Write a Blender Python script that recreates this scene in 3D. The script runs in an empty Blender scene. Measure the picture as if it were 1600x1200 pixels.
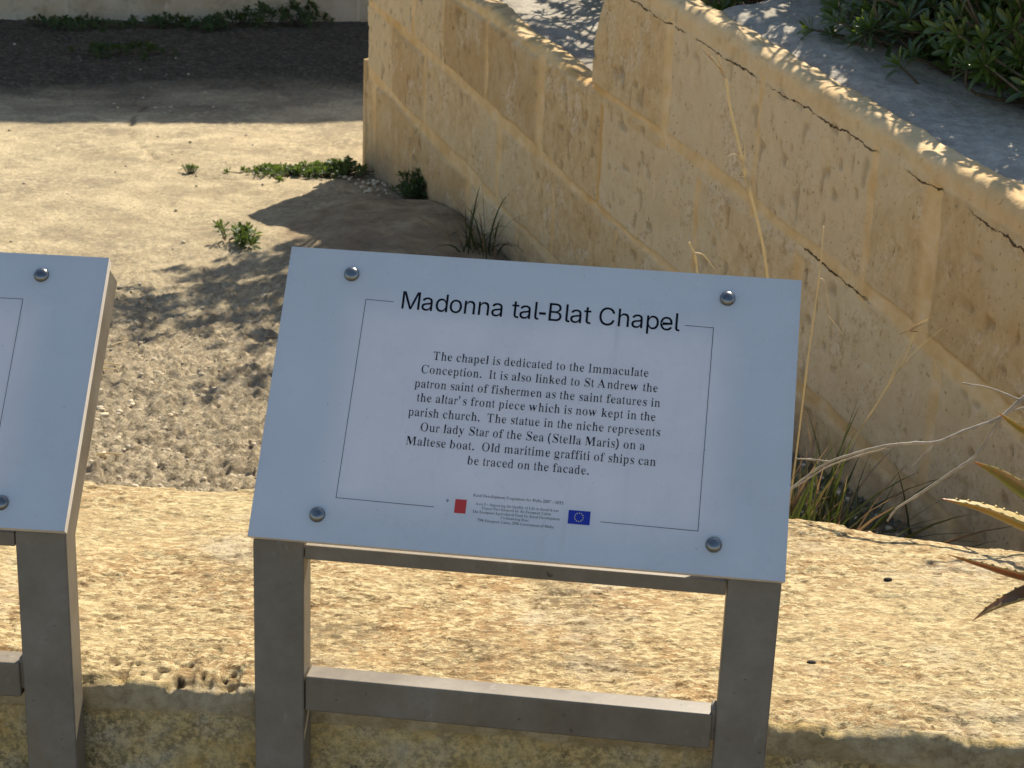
import bpy, bmesh, math, random
import numpy as np
from mathutils import Vector, Matrix

random.seed(7)
rng = np.random.default_rng(11)
C = bpy.context.scene.collection
R = math.radians

# ---------------------------------------------------------------- camera, sky, sun, exposure
SUN_AZ, SUN_EL = R(20.6), R(45.0)          # azimuth to the right of +Y (the viewing direction)
cam = bpy.data.cameras.new("camera")
cam.sensor_width = 36.0
cam.lens = 2652.9 / 1600.0 * 36.0
cam.clip_start, cam.clip_end = 0.05, 800.0
cam.dof.use_dof = True
cam.dof.focus_distance = 2.35
cam.dof.aperture_fstop = 22.0
cam_o = bpy.data.objects.new("camera", cam)
C.objects.link(cam_o)
pitch, roll = R(18.151), R(2.24)
F_ = Vector((0, math.cos(pitch), -math.sin(pitch)))
U_ = Vector((0, math.sin(pitch), math.cos(pitch)))
R_ = Vector((1, 0, 0))
R2 = R_ * math.cos(roll) + U_ * math.sin(roll)
U2 = -R_ * math.sin(roll) + U_ * math.cos(roll)
m3 = Matrix((R2, U2, -F_)).transposed()
cam_o.matrix_world = Matrix.Translation((0, 0, 1.65)) @ m3.to_4x4()
bpy.context.scene.camera = cam_o

w = bpy.data.worlds.new("World")
bpy.context.scene.world = w
w.use_nodes = True
nt = w.node_tree
bg = nt.nodes["Background"]
sky = nt.nodes.new("ShaderNodeTexSky")
sky.sky_type = 'NISHITA'
sky.sun_disc = False
sky.sun_elevation = SUN_EL
sky.sun_rotation = SUN_AZ
sky.altitude = 0
sky.air_density = 1.0
sky.dust_density = 0.6
sky.ozone_density = 1.0
nt.links.new(sky.outputs[0], bg.inputs[0])
bg.inputs[1].default_value = 0.10

sl = bpy.data.lights.new("sun", 'SUN')
sl.energy = 5.0
sl.angle = R(0.5)
sl.color = (1.0, 0.93, 0.80)
so = bpy.data.objects.new("sun", sl)
C.objects.link(so)
sun_dir = Vector((math.sin(SUN_AZ) * math.cos(SUN_EL), math.cos(SUN_AZ) * math.cos(SUN_EL), math.sin(SUN_EL)))
so.rotation_euler = sun_dir.to_track_quat('Z', 'Y').to_euler()
so.location = (5, 12, 14)

vs = bpy.context.scene.view_settings
vs.view_transform = 'Standard'
vs.look = 'None'
vs.gamma = 1.0
vs.exposure = 0.78
vs.use_curve_mapping = False

# ---------------------------------------------------------------- small helpers
def tag(o, label=None, cat=None, group=None, kind=None):
    if label: o['label'] = label
    if cat: o['category'] = cat
    if group: o['group'] = group
    if kind: o['kind'] = kind
    return o

def empty(name, loc, rz=0.0):
    o = bpy.data.objects.new(name, None)
    o.empty_display_size = 0.1
    o.location = loc
    o.rotation_euler = (0, 0, rz)
    C.objects.link(o)
    return o

def link(name, me, mat, parent=None, smooth=True):
    me.name = name
    if mat is not None:
        me.materials.clear()
        me.materials.append(mat)
    if smooth and len(me.polygons):
        me.polygons.foreach_set('use_smooth', np.ones(len(me.polygons), dtype=bool))
    o = bpy.data.objects.new(name, me)
    C.objects.link(o)
    if parent is not None: o.parent = parent
    return o

def mesh_np(verts, faces, attrs=None):
    """verts (n,3); faces: (m,k) array of one size."""
    me = bpy.data.meshes.new("m")
    verts = np.asarray(verts, dtype=np.float32)
    faces = np.asarray(faces, dtype=np.int32)
    me.vertices.add(len(verts))
    me.vertices.foreach_set('co', verts.ravel())
    k = faces.shape[1]
    me.loops.add(faces.size)
    me.loops.foreach_set('vertex_index', faces.ravel())
    me.polygons.add(len(faces))
    me.polygons.foreach_set('loop_start', np.arange(0, faces.size, k, dtype=np.int32))
    if attrs:
        for n_, a in attrs.items():
            at = me.attributes.new(n_, 'FLOAT', 'POINT')
            at.data.foreach_set('value', np.asarray(a, dtype=np.float32).ravel())
    me.update(calc_edges=True)
    me.validate()
    return me

def grid_faces(nr, nc, flip=False):
    i = np.arange(nr - 1)[:, None] * nc + np.arange(nc - 1)[None, :]
    q = np.stack([i, i + 1, i + nc + 1, i + nc], -1).reshape(-1, 4)
    return q[:, ::-1] if flip else q

def from_bm(bm):
    me = bpy.data.meshes.new("m")
    bmesh.ops.recalc_face_normals(bm, faces=bm.faces)
    bm.to_mesh(me)
    bm.free()
    return me

# value noise
def _h(ix, iy, seed):
    n = (ix.astype(np.int64) * 374761393 + iy.astype(np.int64) * 668265263 + seed * 1442695041) & 0xFFFFFFFF
    n = ((n ^ (n >> 13)) * 1274126177) & 0xFFFFFFFF
    n = n ^ (n >> 16)
    return (n & 0xFFFF) / 65535.0

def vnoise(x, y, seed=0):
    x = np.asarray(x, float); y = np.asarray(y, float)
    ix = np.floor(x); iy = np.floor(y)
    fx = x - ix; fy = y - iy
    fx = fx * fx * (3 - 2 * fx); fy = fy * fy * (3 - 2 * fy)
    ix = ix.astype(np.int64); iy = iy.astype(np.int64)
    a = _h(ix, iy, seed); b = _h(ix + 1, iy, seed); c = _h(ix, iy + 1, seed); d = _h(ix + 1, iy + 1, seed)
    return (a * (1 - fx) + b * fx) * (1 - fy) + (c * (1 - fx) + d * fx) * fy

def fbm(x, y, seed=0, oct=4, gain=0.5):
    s = 0.0; a = 1.0; t = 0.0
    for k in range(oct):
        s = s + a * (vnoise(x * 2 ** k + 17.3 * k, y * 2 ** k - 9.1 * k, seed + k) - 0.5)
        t += a; a *= gain
    return s / t            # about -0.5 .. 0.5

def sstep(a, b, x):
    t = np.clip((x - a) / (b - a), 0, 1)
    return t * t * (3 - 2 * t)

# ---------------------------------------------------------------- node helpers
class NB:
    def __init__(self, name):
        self.m = bpy.data.materials.new(name)
        self.m.use_nodes = True
        self.t = self.m.node_tree
        self.b = self.t.nodes["Principled BSDF"]
        self.co = self.t.nodes.new("ShaderNodeTexCoord").outputs['Object']
    def n(self, typ): return self.t.nodes.new(typ)
    def l(self, a, b): self.t.links.new(a, b)
    def put(self, sock, v):
        if hasattr(v, 'is_output') or isinstance(v, bpy.types.NodeSocket): self.l(v, sock)
        else: sock.default_value = v
    def map(self, sc=(1, 1, 1), rot=(0, 0, 0), vec=None):
        k = self.n("ShaderNodeMapping")
        self.l(vec or self.co, k.inputs[0])
        k.inputs['Scale'].default_value = sc
        k.inputs['Rotation'].default_value = rot
        return k.outputs[0]
    def noise(self, scale, detail=5, rough=0.55, vec=None, dist=0.0):
        k = self.n("ShaderNodeTexNoise")
        self.l(vec or self.co, k.inputs['Vector'])
        k.inputs['Scale'].default_value = scale
        k.inputs['Detail'].default_value = detail
        k.inputs['Roughness'].default_value = rough
        k.inputs['Distortion'].default_value = dist
        return k.outputs[0]
    def voro(self, scale, feat='F1', vec=None, out=0, rnd=1.0):
        k = self.n("ShaderNodeTexVoronoi")
        k.feature = feat
        self.l(vec or self.co, k.inputs['Vector'])
        k.inputs['Scale'].default_value = scale
        if 'Randomness' in k.inputs: k.inputs['Randomness'].default_value = rnd
        return k.outputs[out]
    def ramp(self, f, stops):
        k = self.n("ShaderNodeValToRGB")
        self.l(f, k.inputs[0])
        e = k.color_ramp.elements
        while len(e) < len(stops): e.new(0.5)
        for i, (p, c) in enumerate(stops):
            e[i].position = p
            e[i].color = (c, c, c, 1) if isinstance(c, (int, float)) else (*c, 1)
        return k.outputs[0]
    def mix(self, f, a, b, mode='MIX'):
        k = self.n("ShaderNodeMix")
        k.data_type = 'RGBA'; k.blend_type = mode
        self.put(k.inputs[0], f)
        for s_, v in ((k.inputs[6], a), (k.inputs[7], b)):
            if isinstance(v, tuple): s_.default_value = (*v, 1) if len(v) == 3 else v
            else: self.l(v, s_)
        return k.outputs[2]
    def math(self, op, a, b=0.0, clamp=False):
        k = self.n("ShaderNodeMath")
        k.operation = op; k.use_clamp = clamp
        self.put(k.inputs[0], a); self.put(k.inputs[1], b)
        return k.outputs[0]
    def attr(self, name):
        k = self.n("ShaderNodeAttribute")
        k.attribute_name = name
        return k.outputs['Fac']
    def bump(self, h, strength=0.5, dist=0.01, prev=None):
        k = self.n("ShaderNodeBump")
        self.l(h, k.inputs['Height'])
        k.inputs['Strength'].default_value = strength
        k.inputs['Distance'].default_value = dist
        if prev is not None: self.l(prev, k.inputs['Normal'])
        return k.outputs[0]
    def done(self, col=None, rough=0.9, spec=0.3, normal=None, metal=0.0, **kw):
        if col is not None:
            if isinstance(col, tuple): self.b.inputs['Base Color'].default_value = (*col, 1)
            else: self.l(col, self.b.inputs['Base Color'])
        self.put(self.b.inputs['Roughness'], rough)
        self.put(self.b.inputs['Specular IOR Level'], spec)
        self.put(self.b.inputs['Metallic'], metal)
        if normal is not None: self.l(normal, self.b.inputs['Normal'])
        for k_, v in kw.items(): self.put(self.b.inputs[k_.replace('_', ' ')], v)
        return self.m

# ---------------------------------------------------------------- materials
def mat_ground():
    k = NB("gravel path")
    g = k.attr('gravel'); dk = k.attr('soil'); cr = k.attr('crack'); rk = k.attr('rock')
    big = k.noise(0.9, 4, 0.55)
    mid = k.noise(6.0, 5, 0.6)
    fine = k.noise(70.0, 4, 0.65)
    peb = k.voro(95.0, out=1)
    col = k.ramp(big, [(0.3, (0.49, 0.385, 0.23)), (0.55, (0.56, 0.445, 0.27)), (0.75, (0.50, 0.40, 0.255))])
    col = k.mix(k.ramp(mid, [(0.44, 0.0), (0.58, 0.9)]), col, (0.68, 0.55, 0.335))
    col = k.mix(k.ramp(k.noise(3.1, 5, 0.7), [(0.5, 0.0), (0.64, 0.6)]), col, (0.31, 0.245, 0.155))
    pc = k.ramp(peb, [(0.1, (0.22, 0.17, 0.105)), (0.45, (0.42, 0.33, 0.21)), (0.8, (0.60, 0.49, 0.33))])
    col = k.mix(k.math('MULTIPLY', g, 0.8), col, pc)
    col = k.mix(k.ramp(fine, [(0.35, 0.5), (0.55, 0.0)]), col, (0.22, 0.17, 0.105))
    col = k.mix(k.ramp(fine, [(0.60, 0.0), (0.72, 0.5)]), col, (0.62, 0.53, 0.36))
    # worn, darker weathered patches and grit
    wp = k.math('MULTIPLY', k.ramp(k.noise(2.2, 6, 0.7, dist=0.5), [(0.46, 0.0), (0.58, 1.0)]), k.ramp(k.noise(28.0, 6, 0.78), [(0.42, 0.0), (0.54, 0.85)]))
    col = k.mix(wp, col, (0.31, 0.25, 0.16))
    gp = k.ramp(k.noise(130.0, 3, 0.7), [(0.62, 0.0), (0.68, 0.7)])
    col = k.mix(gp, col, (0.20, 0.16, 0.10))
    rkc = k.ramp(k.noise(7.0, 6, 0.68, dist=0.4), [(0.32, (0.23, 0.165, 0.10)), (0.5, (0.35, 0.255, 0.155)), (0.68, (0.52, 0.40, 0.235))])
    col = k.mix(k.math('MULTIPLY', rk, k.ramp(k.noise(11.0, 6, 0.75), [(0.36, 0.45), (0.56, 1.0)])), col, rkc)
    shade_soilc = k.ramp(k.noise(22.0, 6, 0.7), [(0.40, (0.018, 0.015, 0.011)), (0.54, (0.065, 0.052, 0.037)), (0.68, (0.20, 0.165, 0.12))])  # dark soil colour that also carries painted shade
    col = k.mix(k.math('MULTIPLY', dk, 0.88), col, shade_soilc)
    col = k.mix(cr, col, (0.10, 0.07, 0.04))
    nb = k.bump(k.noise(190.0, 4, 0.75), 0.9, 0.006)
    nb = k.bump(k.noise(45.0, 6, 0.72), 0.85, 0.016, nb)
    return k.done(col, 0.95, 0.12, nb)

def mat_ledge():
    k = NB("weathered ledge stone")
    top = k.attr('top'); pit = k.attr('pit')
    a = k.noise(7.0, 6, 0.62, dist=0.6)
    b = k.noise(78.0, 6, 0.78, vec=k.map((0.55, 1.0, 1.0)), dist=0.3)
    c = k.noise(110.0, 5, 0.72)
    sv = k.map((0.5, 1.0, 1.0))
    st = k.noise(105.0, 6, 0.78, vec=sv, dist=0.3)
    col = k.ramp(b, [(0.30, (0.22, 0.155, 0.08)), (0.42, (0.34, 0.25, 0.135)), (0.54, (0.46, 0.355, 0.20)), (0.68, (0.56, 0.45, 0.265))])
    col = k.mix(k.ramp(a, [(0.45, 0.0), (0.58, 0.75)]), col, (0.39, 0.25, 0.125))
    col = k.mix(k.ramp(st, [(0.50, 0.0), (0.545, 1.0)]), col, (0.66, 0.565, 0.35))
    col = k.mix(k.ramp(k.noise(4.0, 5, 0.7), [(0.55, 0.0), (0.66, 0.6)]), col, (0.58, 0.52, 0.41))
    col = k.mix(k.ramp(k.noise(95.0, 5, 0.78, vec=sv), [(0.385, 0.95), (0.465, 0.0)]), col, (0.14, 0.095, 0.045))
    col = k.mix(k.ramp(c, [(0.33, 0.8), (0.43, 0.0)]), col, (0.16, 0.11, 0.055))
    big = k.noise(2.4, 5, 0.65, vec=k.map((0.7, 1.0, 1.0)), dist=0.6)
    col = k.mix(k.ramp(big, [(0.48, 0.0), (0.60, 0.28)]), col, (0.66, 0.56, 0.34))
    col = k.mix(k.math('MULTIPLY', k.ramp(big, [(0.36, 1.0), (0.46, 0.0)]), k.ramp(k.noise(50.0, 5, 0.8), [(0.45, 0.0), (0.55, 0.8)])), col, (0.20, 0.155, 0.095))
    col = k.mix(pit, col, (0.09, 0.07, 0.045))
    col = k.mix(1.0, col, (1.0, 0.935, 0.815), 'MULTIPLY')
    # front face: grey render over lichen-stained yellow stone
    lf = k.noise(9.0, 6, 0.65, dist=0.5)
    ff = k.ramp(lf, [(0.30, (0.66, 0.42, 0.13)), (0.5, (0.72, 0.54, 0.25)), (0.68, (0.62, 0.52, 0.35))])
    dkm = k.math('MULTIPLY', k.ramp(k.noise(12.0, 5, 0.65), [(0.36, 0.3), (0.66, 1.0)]), k.ramp(k.noise(85.0, 6, 0.82), [(0.42, 0.0), (0.57, 0.85)]))
    ff = k.mix(dkm, ff, (0.075, 0.062, 0.034))
    ff = k.mix(k.ramp(k.noise(120.0, 4, 0.7), [(0.60, 0.0), (0.68, 0.7)]), ff, (0.66, 0.54, 0.33))
    grey = k.ramp(k.noise(40.0, 6, 0.75), [(0.33, (0.28, 0.21, 0.115)), (0.5, (0.47, 0.37, 0.215)), (0.68, (0.58, 0.47, 0.29))])
    grey = k.mix(k.ramp(k.noise(6.0, 6, 0.7), [(0.46, 0.0), (0.62, 0.75)]), grey, (0.34, 0.235, 0.10))
    ff = k.mix(k.attr('render'), ff, grey)
    col = k.mix(top, ff, col)
    n1 = k.bump(k.noise(190.0, 4, 0.7, vec=sv), 0.6, 0.004)
    n1 = k.bump(c, 0.45, 0.006, n1)
    n1 = k.bump(st, 0.75, 0.008, n1)
    return k.done(col, 0.92, 0.15, n1)

def mat_wall():
    k = NB("limestone blocks and mortar")
    mo = k.attr('mortar'); ti = k.attr('tint'); cr = k.attr('crack'); lo = k.attr('low'); cd = k.attr('cdist'); ca = k.attr('cact')
    wv = k.map((1, 1, 0.75))
    a = k.noise(3.2, 5, 0.6)
    b = k.noise(20.0, 7, 0.74, vec=wv, dist=0.4)
    c = k.noise(55.0, 5, 0.7)
    st = k.ramp(b, [(0.30, (0.48, 0.335, 0.165)), (0.45, (0.60, 0.435, 0.23)), (0.57, (0.67, 0.51, 0.29)), (0.72, (0.74, 0.61, 0.40))])
    st = k.mix(k.ramp(ti, [(0.35, 0.0), (0.95, 0.65)]), st, (0.44, 0.30, 0.145))
    st = k.mix(k.ramp(ti, [(0.05, 0.55), (0.40, 0.0)]), st, (0.70, 0.585, 0.40))
    st = k.mix(k.ramp(a, [(0.48, 0.0), (0.66, 0.6)]), st, (0.64, 0.535, 0.345))
    wh = k.math('MULTIPLY', k.ramp(k.noise(5.5, 7, 0.72, dist=0.4), [(0.54, 0.0), (0.62, 1.0)]), k.ramp(k.noise(60.0, 6, 0.8, vec=wv), [(0.42, 0.0), (0.56, 0.75)]))
    st = k.mix(wh, st, (0.72, 0.63, 0.48))
    br = k.math('MULTIPLY', k.ramp(k.noise(5.5, 6, 0.7), [(0.51, 0.0), (0.60, 0.8)]), k.ramp(k.noise(48.0, 5, 0.75), [(0.49, 0.0), (0.60, 0.8)]))
    st = k.mix(br, st, (0.38, 0.25, 0.11))
    st = k.mix(k.ramp(k.noise(85.0, 4, 0.6, vec=wv), [(0.62, 0.0), (0.70, 0.75)]), st, (0.22, 0.14, 0.06))
    mc = k.ramp(k.noise(14.0, 5, 0.6), [(0.35, (0.66, 0.46, 0.215)), (0.55, (0.74, 0.555, 0.30)), (0.72, (0.78, 0.635, 0.42))])
    mc = k.mix(k.ramp(k.noise(2.3, 3, 0.5), [(0.54, 0.0), (0.66, 0.7)]), mc, (0.55, 0.32, 0.085))
    mom = k.math('MULTIPLY', mo, k.ramp(k.noise(9.0, 6, 0.7), [(0.34, 0.7), (0.48, 1.0)]))
    col = k.mix(mom, st, mc)
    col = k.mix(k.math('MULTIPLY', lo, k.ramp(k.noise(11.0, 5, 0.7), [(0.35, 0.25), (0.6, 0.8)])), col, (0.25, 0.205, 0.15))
    # open hairline joint: signed distance to the joint line, thresholded per pixel
    cw = k.ramp(k.noise(24.0, 5, 0.75), [(0.36, 0.0004), (0.52, 0.0026), (0.68, 0.0056)])
    wob = k.math('MULTIPLY', k.math('SUBTRACT', k.noise(70.0, 4, 0.7), 0.5), 0.016)
    ad = k.math('ABSOLUTE', k.math('ADD', cd, wob))
    ck = k.math('SUBTRACT', 1.0, k.math('DIVIDE', ad, cw), clamp=True)
    ck = k.math('MULTIPLY', k.math('MULTIPLY', ck, 3.0, clamp=True), ca)
    col = k.mix(k.math('MAXIMUM', cr, ck), col, (0.10, 0.065, 0.032))
    col = k.mix(1.0, col, (1.05, 0.965, 0.86), 'MULTIPLY')
    n1 = k.bump(k.math('SUBTRACT', 1.0, ck), 0.6, 0.008)
    n1 = k.bump(k.noise(120.0, 4, 0.7), 0.45, 0.003, n1)
    n1 = k.bump(c, 0.4, 0.006, n1)
    n1 = k.bump(b, 0.45, 0.010, n1)
    return k.done(col, 0.92, 0.2, n1)

def mat_far_wall():
    k = NB("far wall stone")
    br = k.n("ShaderNodeTexBrick")
    k.l(k.map((1, 1, 1), (R(90), 0, 0)), br.inputs['Vector'])
    br.inputs['Scale'].default_value = 1.0
    br.inputs['Brick Width'].default_value = 0.75
    br.inputs['Row Height'].default_value = 0.30
    br.inputs['Mortar Size'].default_value = 0.012
    br.inputs['Color1'].default_value = (0.42, 0.31, 0.18, 1)
    br.inputs['Color2'].default_value = (0.56, 0.43, 0.265, 1)
    br.inputs['Mortar'].default_value = (0.60, 0.475, 0.31, 1)
    col = k.mix(k.ramp(k.noise(2.5, 6, 0.7), [(0.42, 0.0), (0.62, 0.7)]), br.outputs[0], (0.60, 0.50, 0.36))
    col = k.mix(k.ramp(k.noise(7.0, 6, 0.7), [(0.52, 0.0), (0.66, 0.7)]), col, (0.34, 0.25, 0.14))
    n1 = k.bump(k.noise(20.0, 6, 0.7), 0.6, 0.02)
    return k.done(col, 0.93, 0.2, n1)

def mat_soil():
    k = NB("sandy bed soil")
    col = k.ramp(k.noise(30.0, 6, 0.7), [(0.3, (0.30, 0.26, 0.20)), (0.55, (0.46, 0.405, 0.32)), (0.75, (0.60, 0.54, 0.43))])
    col = k.mix(k.ramp(k.noise(5.0, 5, 0.6), [(0.5, 0.0), (0.66, 0.6)]), col, (0.33, 0.28, 0.21))
    nb = k.bump(k.noise(110.0, 4, 0.7), 0.7, 0.006)
    nb = k.bump(k.noise(28.0, 5, 0.65), 0.6, 0.015, nb)
    return k.done(col, 0.95, 0.15, nb)

def mat_steel(name="galvanised steel"):
    k = NB(name)
    a = k.noise(9.0, 6, 0.7)
    col = k.ramp(a, [(0.32, (0.145, 0.115, 0.078)), (0.52, (0.185, 0.152, 0.108)), (0.72, (0.24, 0.205, 0.155))])
    col = k.mix(k.ramp(k.noise(3.0, 5, 0.75, vec=k.map((2, 2, 0.7))), [(0.54, 0.0), (0.72, 0.6)]), col, (0.20, 0.13, 0.06))
    col = k.mix(k.ramp(k.noise(75.0, 4, 0.65), [(0.66, 0.0), (0.70, 0.85)]), col, (0.055, 0.045, 0.03))
    col = k.mix(k.ramp(k.noise(26.0, 6, 0.75, vec=k.map((1, 1, 0.3))), [(0.60, 0.0), (0.70, 0.5)]), col, (0.34, 0.31, 0.255))
    rg = k.ramp(k.noise(18.0, 5, 0.7), [(0.3, 0.40), (0.7, 0.58)])
    nb = k.bump(k.noise(60.0, 4, 0.6), 0.12, 0.002)
    return k.done(col, rg, 0.35, nb, 0.0)

def mat_panel(name="white acrylic sheet", trans=0.42):
    k = NB(name)
    pr = k.attr('backlit')
    col = k.mix(pr, (0.79, 0.83, 0.85), (0.97, 0.935, 0.93))  # whiter centre paints in sun through the sheet, bluish edges the shade around it
    col = k.mix(k.ramp(k.noise(3.0, 6, 0.7), [(0.45, 0.0), (0.68, 0.22)]), col, (0.64, 0.66, 0.66))
    # rain streaks and specks of dust
    col = k.mix(k.ramp(k.noise(34.0, 5, 0.7, vec=k.map((1.0, 0.10, 0.10))), [(0.60, 0.0), (0.74, 0.22)]), col, (0.60, 0.57, 0.50))
    col = k.mix(k.ramp(k.noise(230.0, 2, 0.5), [(0.72, 0.0), (0.77, 0.35)]), col, (0.30, 0.28, 0.24))
    rg = k.ramp(k.noise(9.0, 6, 0.7), [(0.3, 0.20), (0.7, 0.40)])
    m = k.done(col, rg, 0.5)
    tr = k.n("ShaderNodeBsdfTranslucent")
    k.l(col, tr.inputs['Color'])
    mx = k.n("ShaderNodeMixShader")
    mx.inputs[0].default_value = trans
    k.l(k.b.outputs[0], mx.inputs[1]); k.l(tr.outputs[0], mx.inputs[2])
    k.l(mx.outputs[0], k.t.nodes['Material Output'].inputs[0])
    return m

def simple(name, col, rough=0.6, spec=0.4, metal=0.0, var=0.25, scale=20.0, bump=0.0, **kw):
    k = NB(name)
    d = tuple(c * (1 - var) for c in col); u = tuple(min(1, c * (1 + var)) for c in col)
    cc = k.ramp(k.noise(scale, 5, 0.65), [(0.3, d), (0.7, u)])
    nb = k.bump(k.noise(scale * 3, 4, 0.65), bump, 0.003) if bump else None
    return k.done(cc, rough, spec, nb, metal, **kw)

def mat_leaf(name, c1, c2, rough=0.35, spec=0.5, tcol=(0.30, 0.42, 0.04), tfac=0.28):
    k = NB(name)
    t = k.attr('leafvar')
    col = k.ramp(t, [(0.0, c1), (1.0, c2)])
    col = k.mix(k.ramp(k.noise(60.0, 3, 0.6), [(0.4, 0.0), (0.7, 0.3)]), col, tuple(c * 0.6 for c in c1))
    m = k.done(col, rough, spec)
    tr = k.n("ShaderNodeBsdfTranslucent")
    k.l(k.mix(0.5, col, tcol), tr.inputs['Color'])
    mx = k.n("ShaderNodeMixShader")
    mx.inputs[0].default_value = tfac
    k.l(k.b.outputs[0], mx.inputs[1]); k.l(tr.outputs[0], mx.inputs[2])
    k.l(mx.outputs[0], k.t.nodes['Material Output'].inputs[0])
    return m

def mat_aloe():
    k = NB("aloe leaf")
    t = k.attr('along'); v = k.attr('leafvar'); e = k.attr('edge')
    g = k.ramp(v, [(0.0, (0.125, 0.165, 0.032)), (0.5, (0.36, 0.25, 0.03)), (1.0, (0.105, 0.060, 0.035))])
    col = k.mix(k.ramp(k.noise(40.0, 5, 0.6, vec=k.map((1, 1, 1))), [(0.4, 0.0), (0.7, 0.4)]), g, (0.20, 0.14, 0.05))
    col = k.mix(k.ramp(t, [(0.91, 0.0), (0.98, 0.95)]), col, (0.36, 0.095, 0.025))
    col = k.mix(k.math('MULTIPLY', e, 0.75), col, (0.50, 0.36, 0.12))
    m = k.done(col, 0.42, 0.4, k.bump(k.noise(70.0, 4, 0.6), 0.15, 0.003), Subsurface_Weight=0.05)
    return m

M = dict(
    ground=mat_ground(), ledge=mat_ledge(), wall=mat_wall(), far=mat_far_wall(), soil=mat_soil(),
    steel=mat_steel(), panel=mat_panel(), backing=mat_panel("milky backing sheet", 0.75),
    edge=simple("acrylic sheet edge", (0.80, 0.70, 0.58), 0.4, 0.5, var=0.15),  # peach tone paints in warm bounce light from the ground
    bolt=simple("stainless dome bolt", (0.23, 0.225, 0.21), 0.28, 0.5, 1.0, 0.3, 90.0),
    ink=simple("black print", (0.008, 0.009, 0.014), 0.6, 0.1, var=0.1),
    line=simple("thin printed line", (0.03, 0.034, 0.055), 0.6, 0.1, var=0.1),
    red=simple("red print", (0.55, 0.045, 0.035), 0.4, 0.4, var=0.06),
    whiteprint=simple("white print", (0.66, 0.68, 0.74), 0.4, 0.4, var=0.04),
    blue=simple("blue print", (0.012, 0.03, 0.30), 0.4, 0.4, var=0.06),
    gold=simple("yellow print", (0.72, 0.62, 0.20), 0.4, 0.4, var=0.06),
    greyprint=simple("grey print", (0.30, 0.30, 0.34), 0.4, 0.4, var=0.06),
    stone=simple("pale pebble stone", (0.52, 0.43, 0.29), 0.9, 0.2, var=0.35, scale=3.0, bump=0.3),
    darkpebble=simple("dark dropping", (0.03, 0.025, 0.02), 0.8, 0.2),
    twig=simple("dry grey twig", (0.36, 0.305, 0.23), 0.8, 0.2, var=0.35, scale=45.0, bump=0.3),
    stem=simple("brown stem", (0.13, 0.10, 0.065), 0.85, 0.2, var=0.4, scale=40.0, bump=0.3),
    straw=mat_leaf("dry straw", (0.62, 0.51, 0.31), (0.74, 0.63, 0.42), 0.45, 0.4, (0.80, 0.68, 0.42), 0.5),
    shrub=mat_leaf("glossy shrub leaf", (0.036, 0.066, 0.012), (0.105, 0.155, 0.026), 0.28),
    weed=mat_leaf("weed leaf", (0.05, 0.085, 0.018), (0.13, 0.17, 0.035), 0.5, 0.3),
    darkweed=mat_leaf("dull green weed leaf", (0.028, 0.05, 0.016), (0.065, 0.09, 0.028), 0.55, 0.3),
    grass=mat_leaf("long grass blade", (0.022, 0.034, 0.010), (0.075, 0.085, 0.024), 0.5, 0.3, (0.16, 0.20, 0.03), 0.22),
    drygrass=mat_leaf("dry grass blade", (0.13, 0.075, 0.045), (0.40, 0.27, 0.14), 0.6, 0.3, (0.45, 0.28, 0.12), 0.3),
    aloe=mat_aloe(),
)

# ---------------------------------------------------------------- the setting
G = 0.12                                   # level of the path behind the ledge
B0 = np.array([-0.70, 7.72, G])            # far foot of the retaining wall
UW = np.array([0.381, -0.925, 0.0])        # along the wall, towards the camera
NW = np.array([0.925, 0.381, 0.0])         # into the bank
SLOPE = 0.157                              # courses step down towards the camera

def wall_pt(s, v, d):
    s = np.asarray(s, float); v = np.asarray(v, float); d = np.asarray(d, float)
    s, v, d = np.broadcast_arrays(s, v, d)
    p = B0 + s[..., None] * UW + d[..., None] * NW
    p = p.copy()
    p[..., 2] = G + v - SLOPE * s
    return p

def to_wall(x, y):
    dx = x - B0[0]; dy = y - B0[1]
    return dx * UW[0] + dy * UW[1], dx * NW[0] + dy * NW[1]

FA = np.array([-4.02, 13.14]); FD = np.array([2.73, 0.67]); FD = FD / np.linalg.norm(FD)
FN = np.array([FD[1], -FD[0]])             # from the far wall towards the camera

def ledge_front(x): return 2.082 - 0.064 * x
def ledge_back(x): return 2.853 - 0.02 * x - 0.3 * np.maximum(0, x - 0.5) - 0.0 * x

def mound(x, y):
    return np.minimum(1.0, np.exp(-(((x + 0.46) / 0.46) ** 2 + ((y - 6.30) / 0.72) ** 2) ** 1.6) * (0.6 + 0.8 * vnoise(x * 2.5, y * 2.5, 131)))

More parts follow.
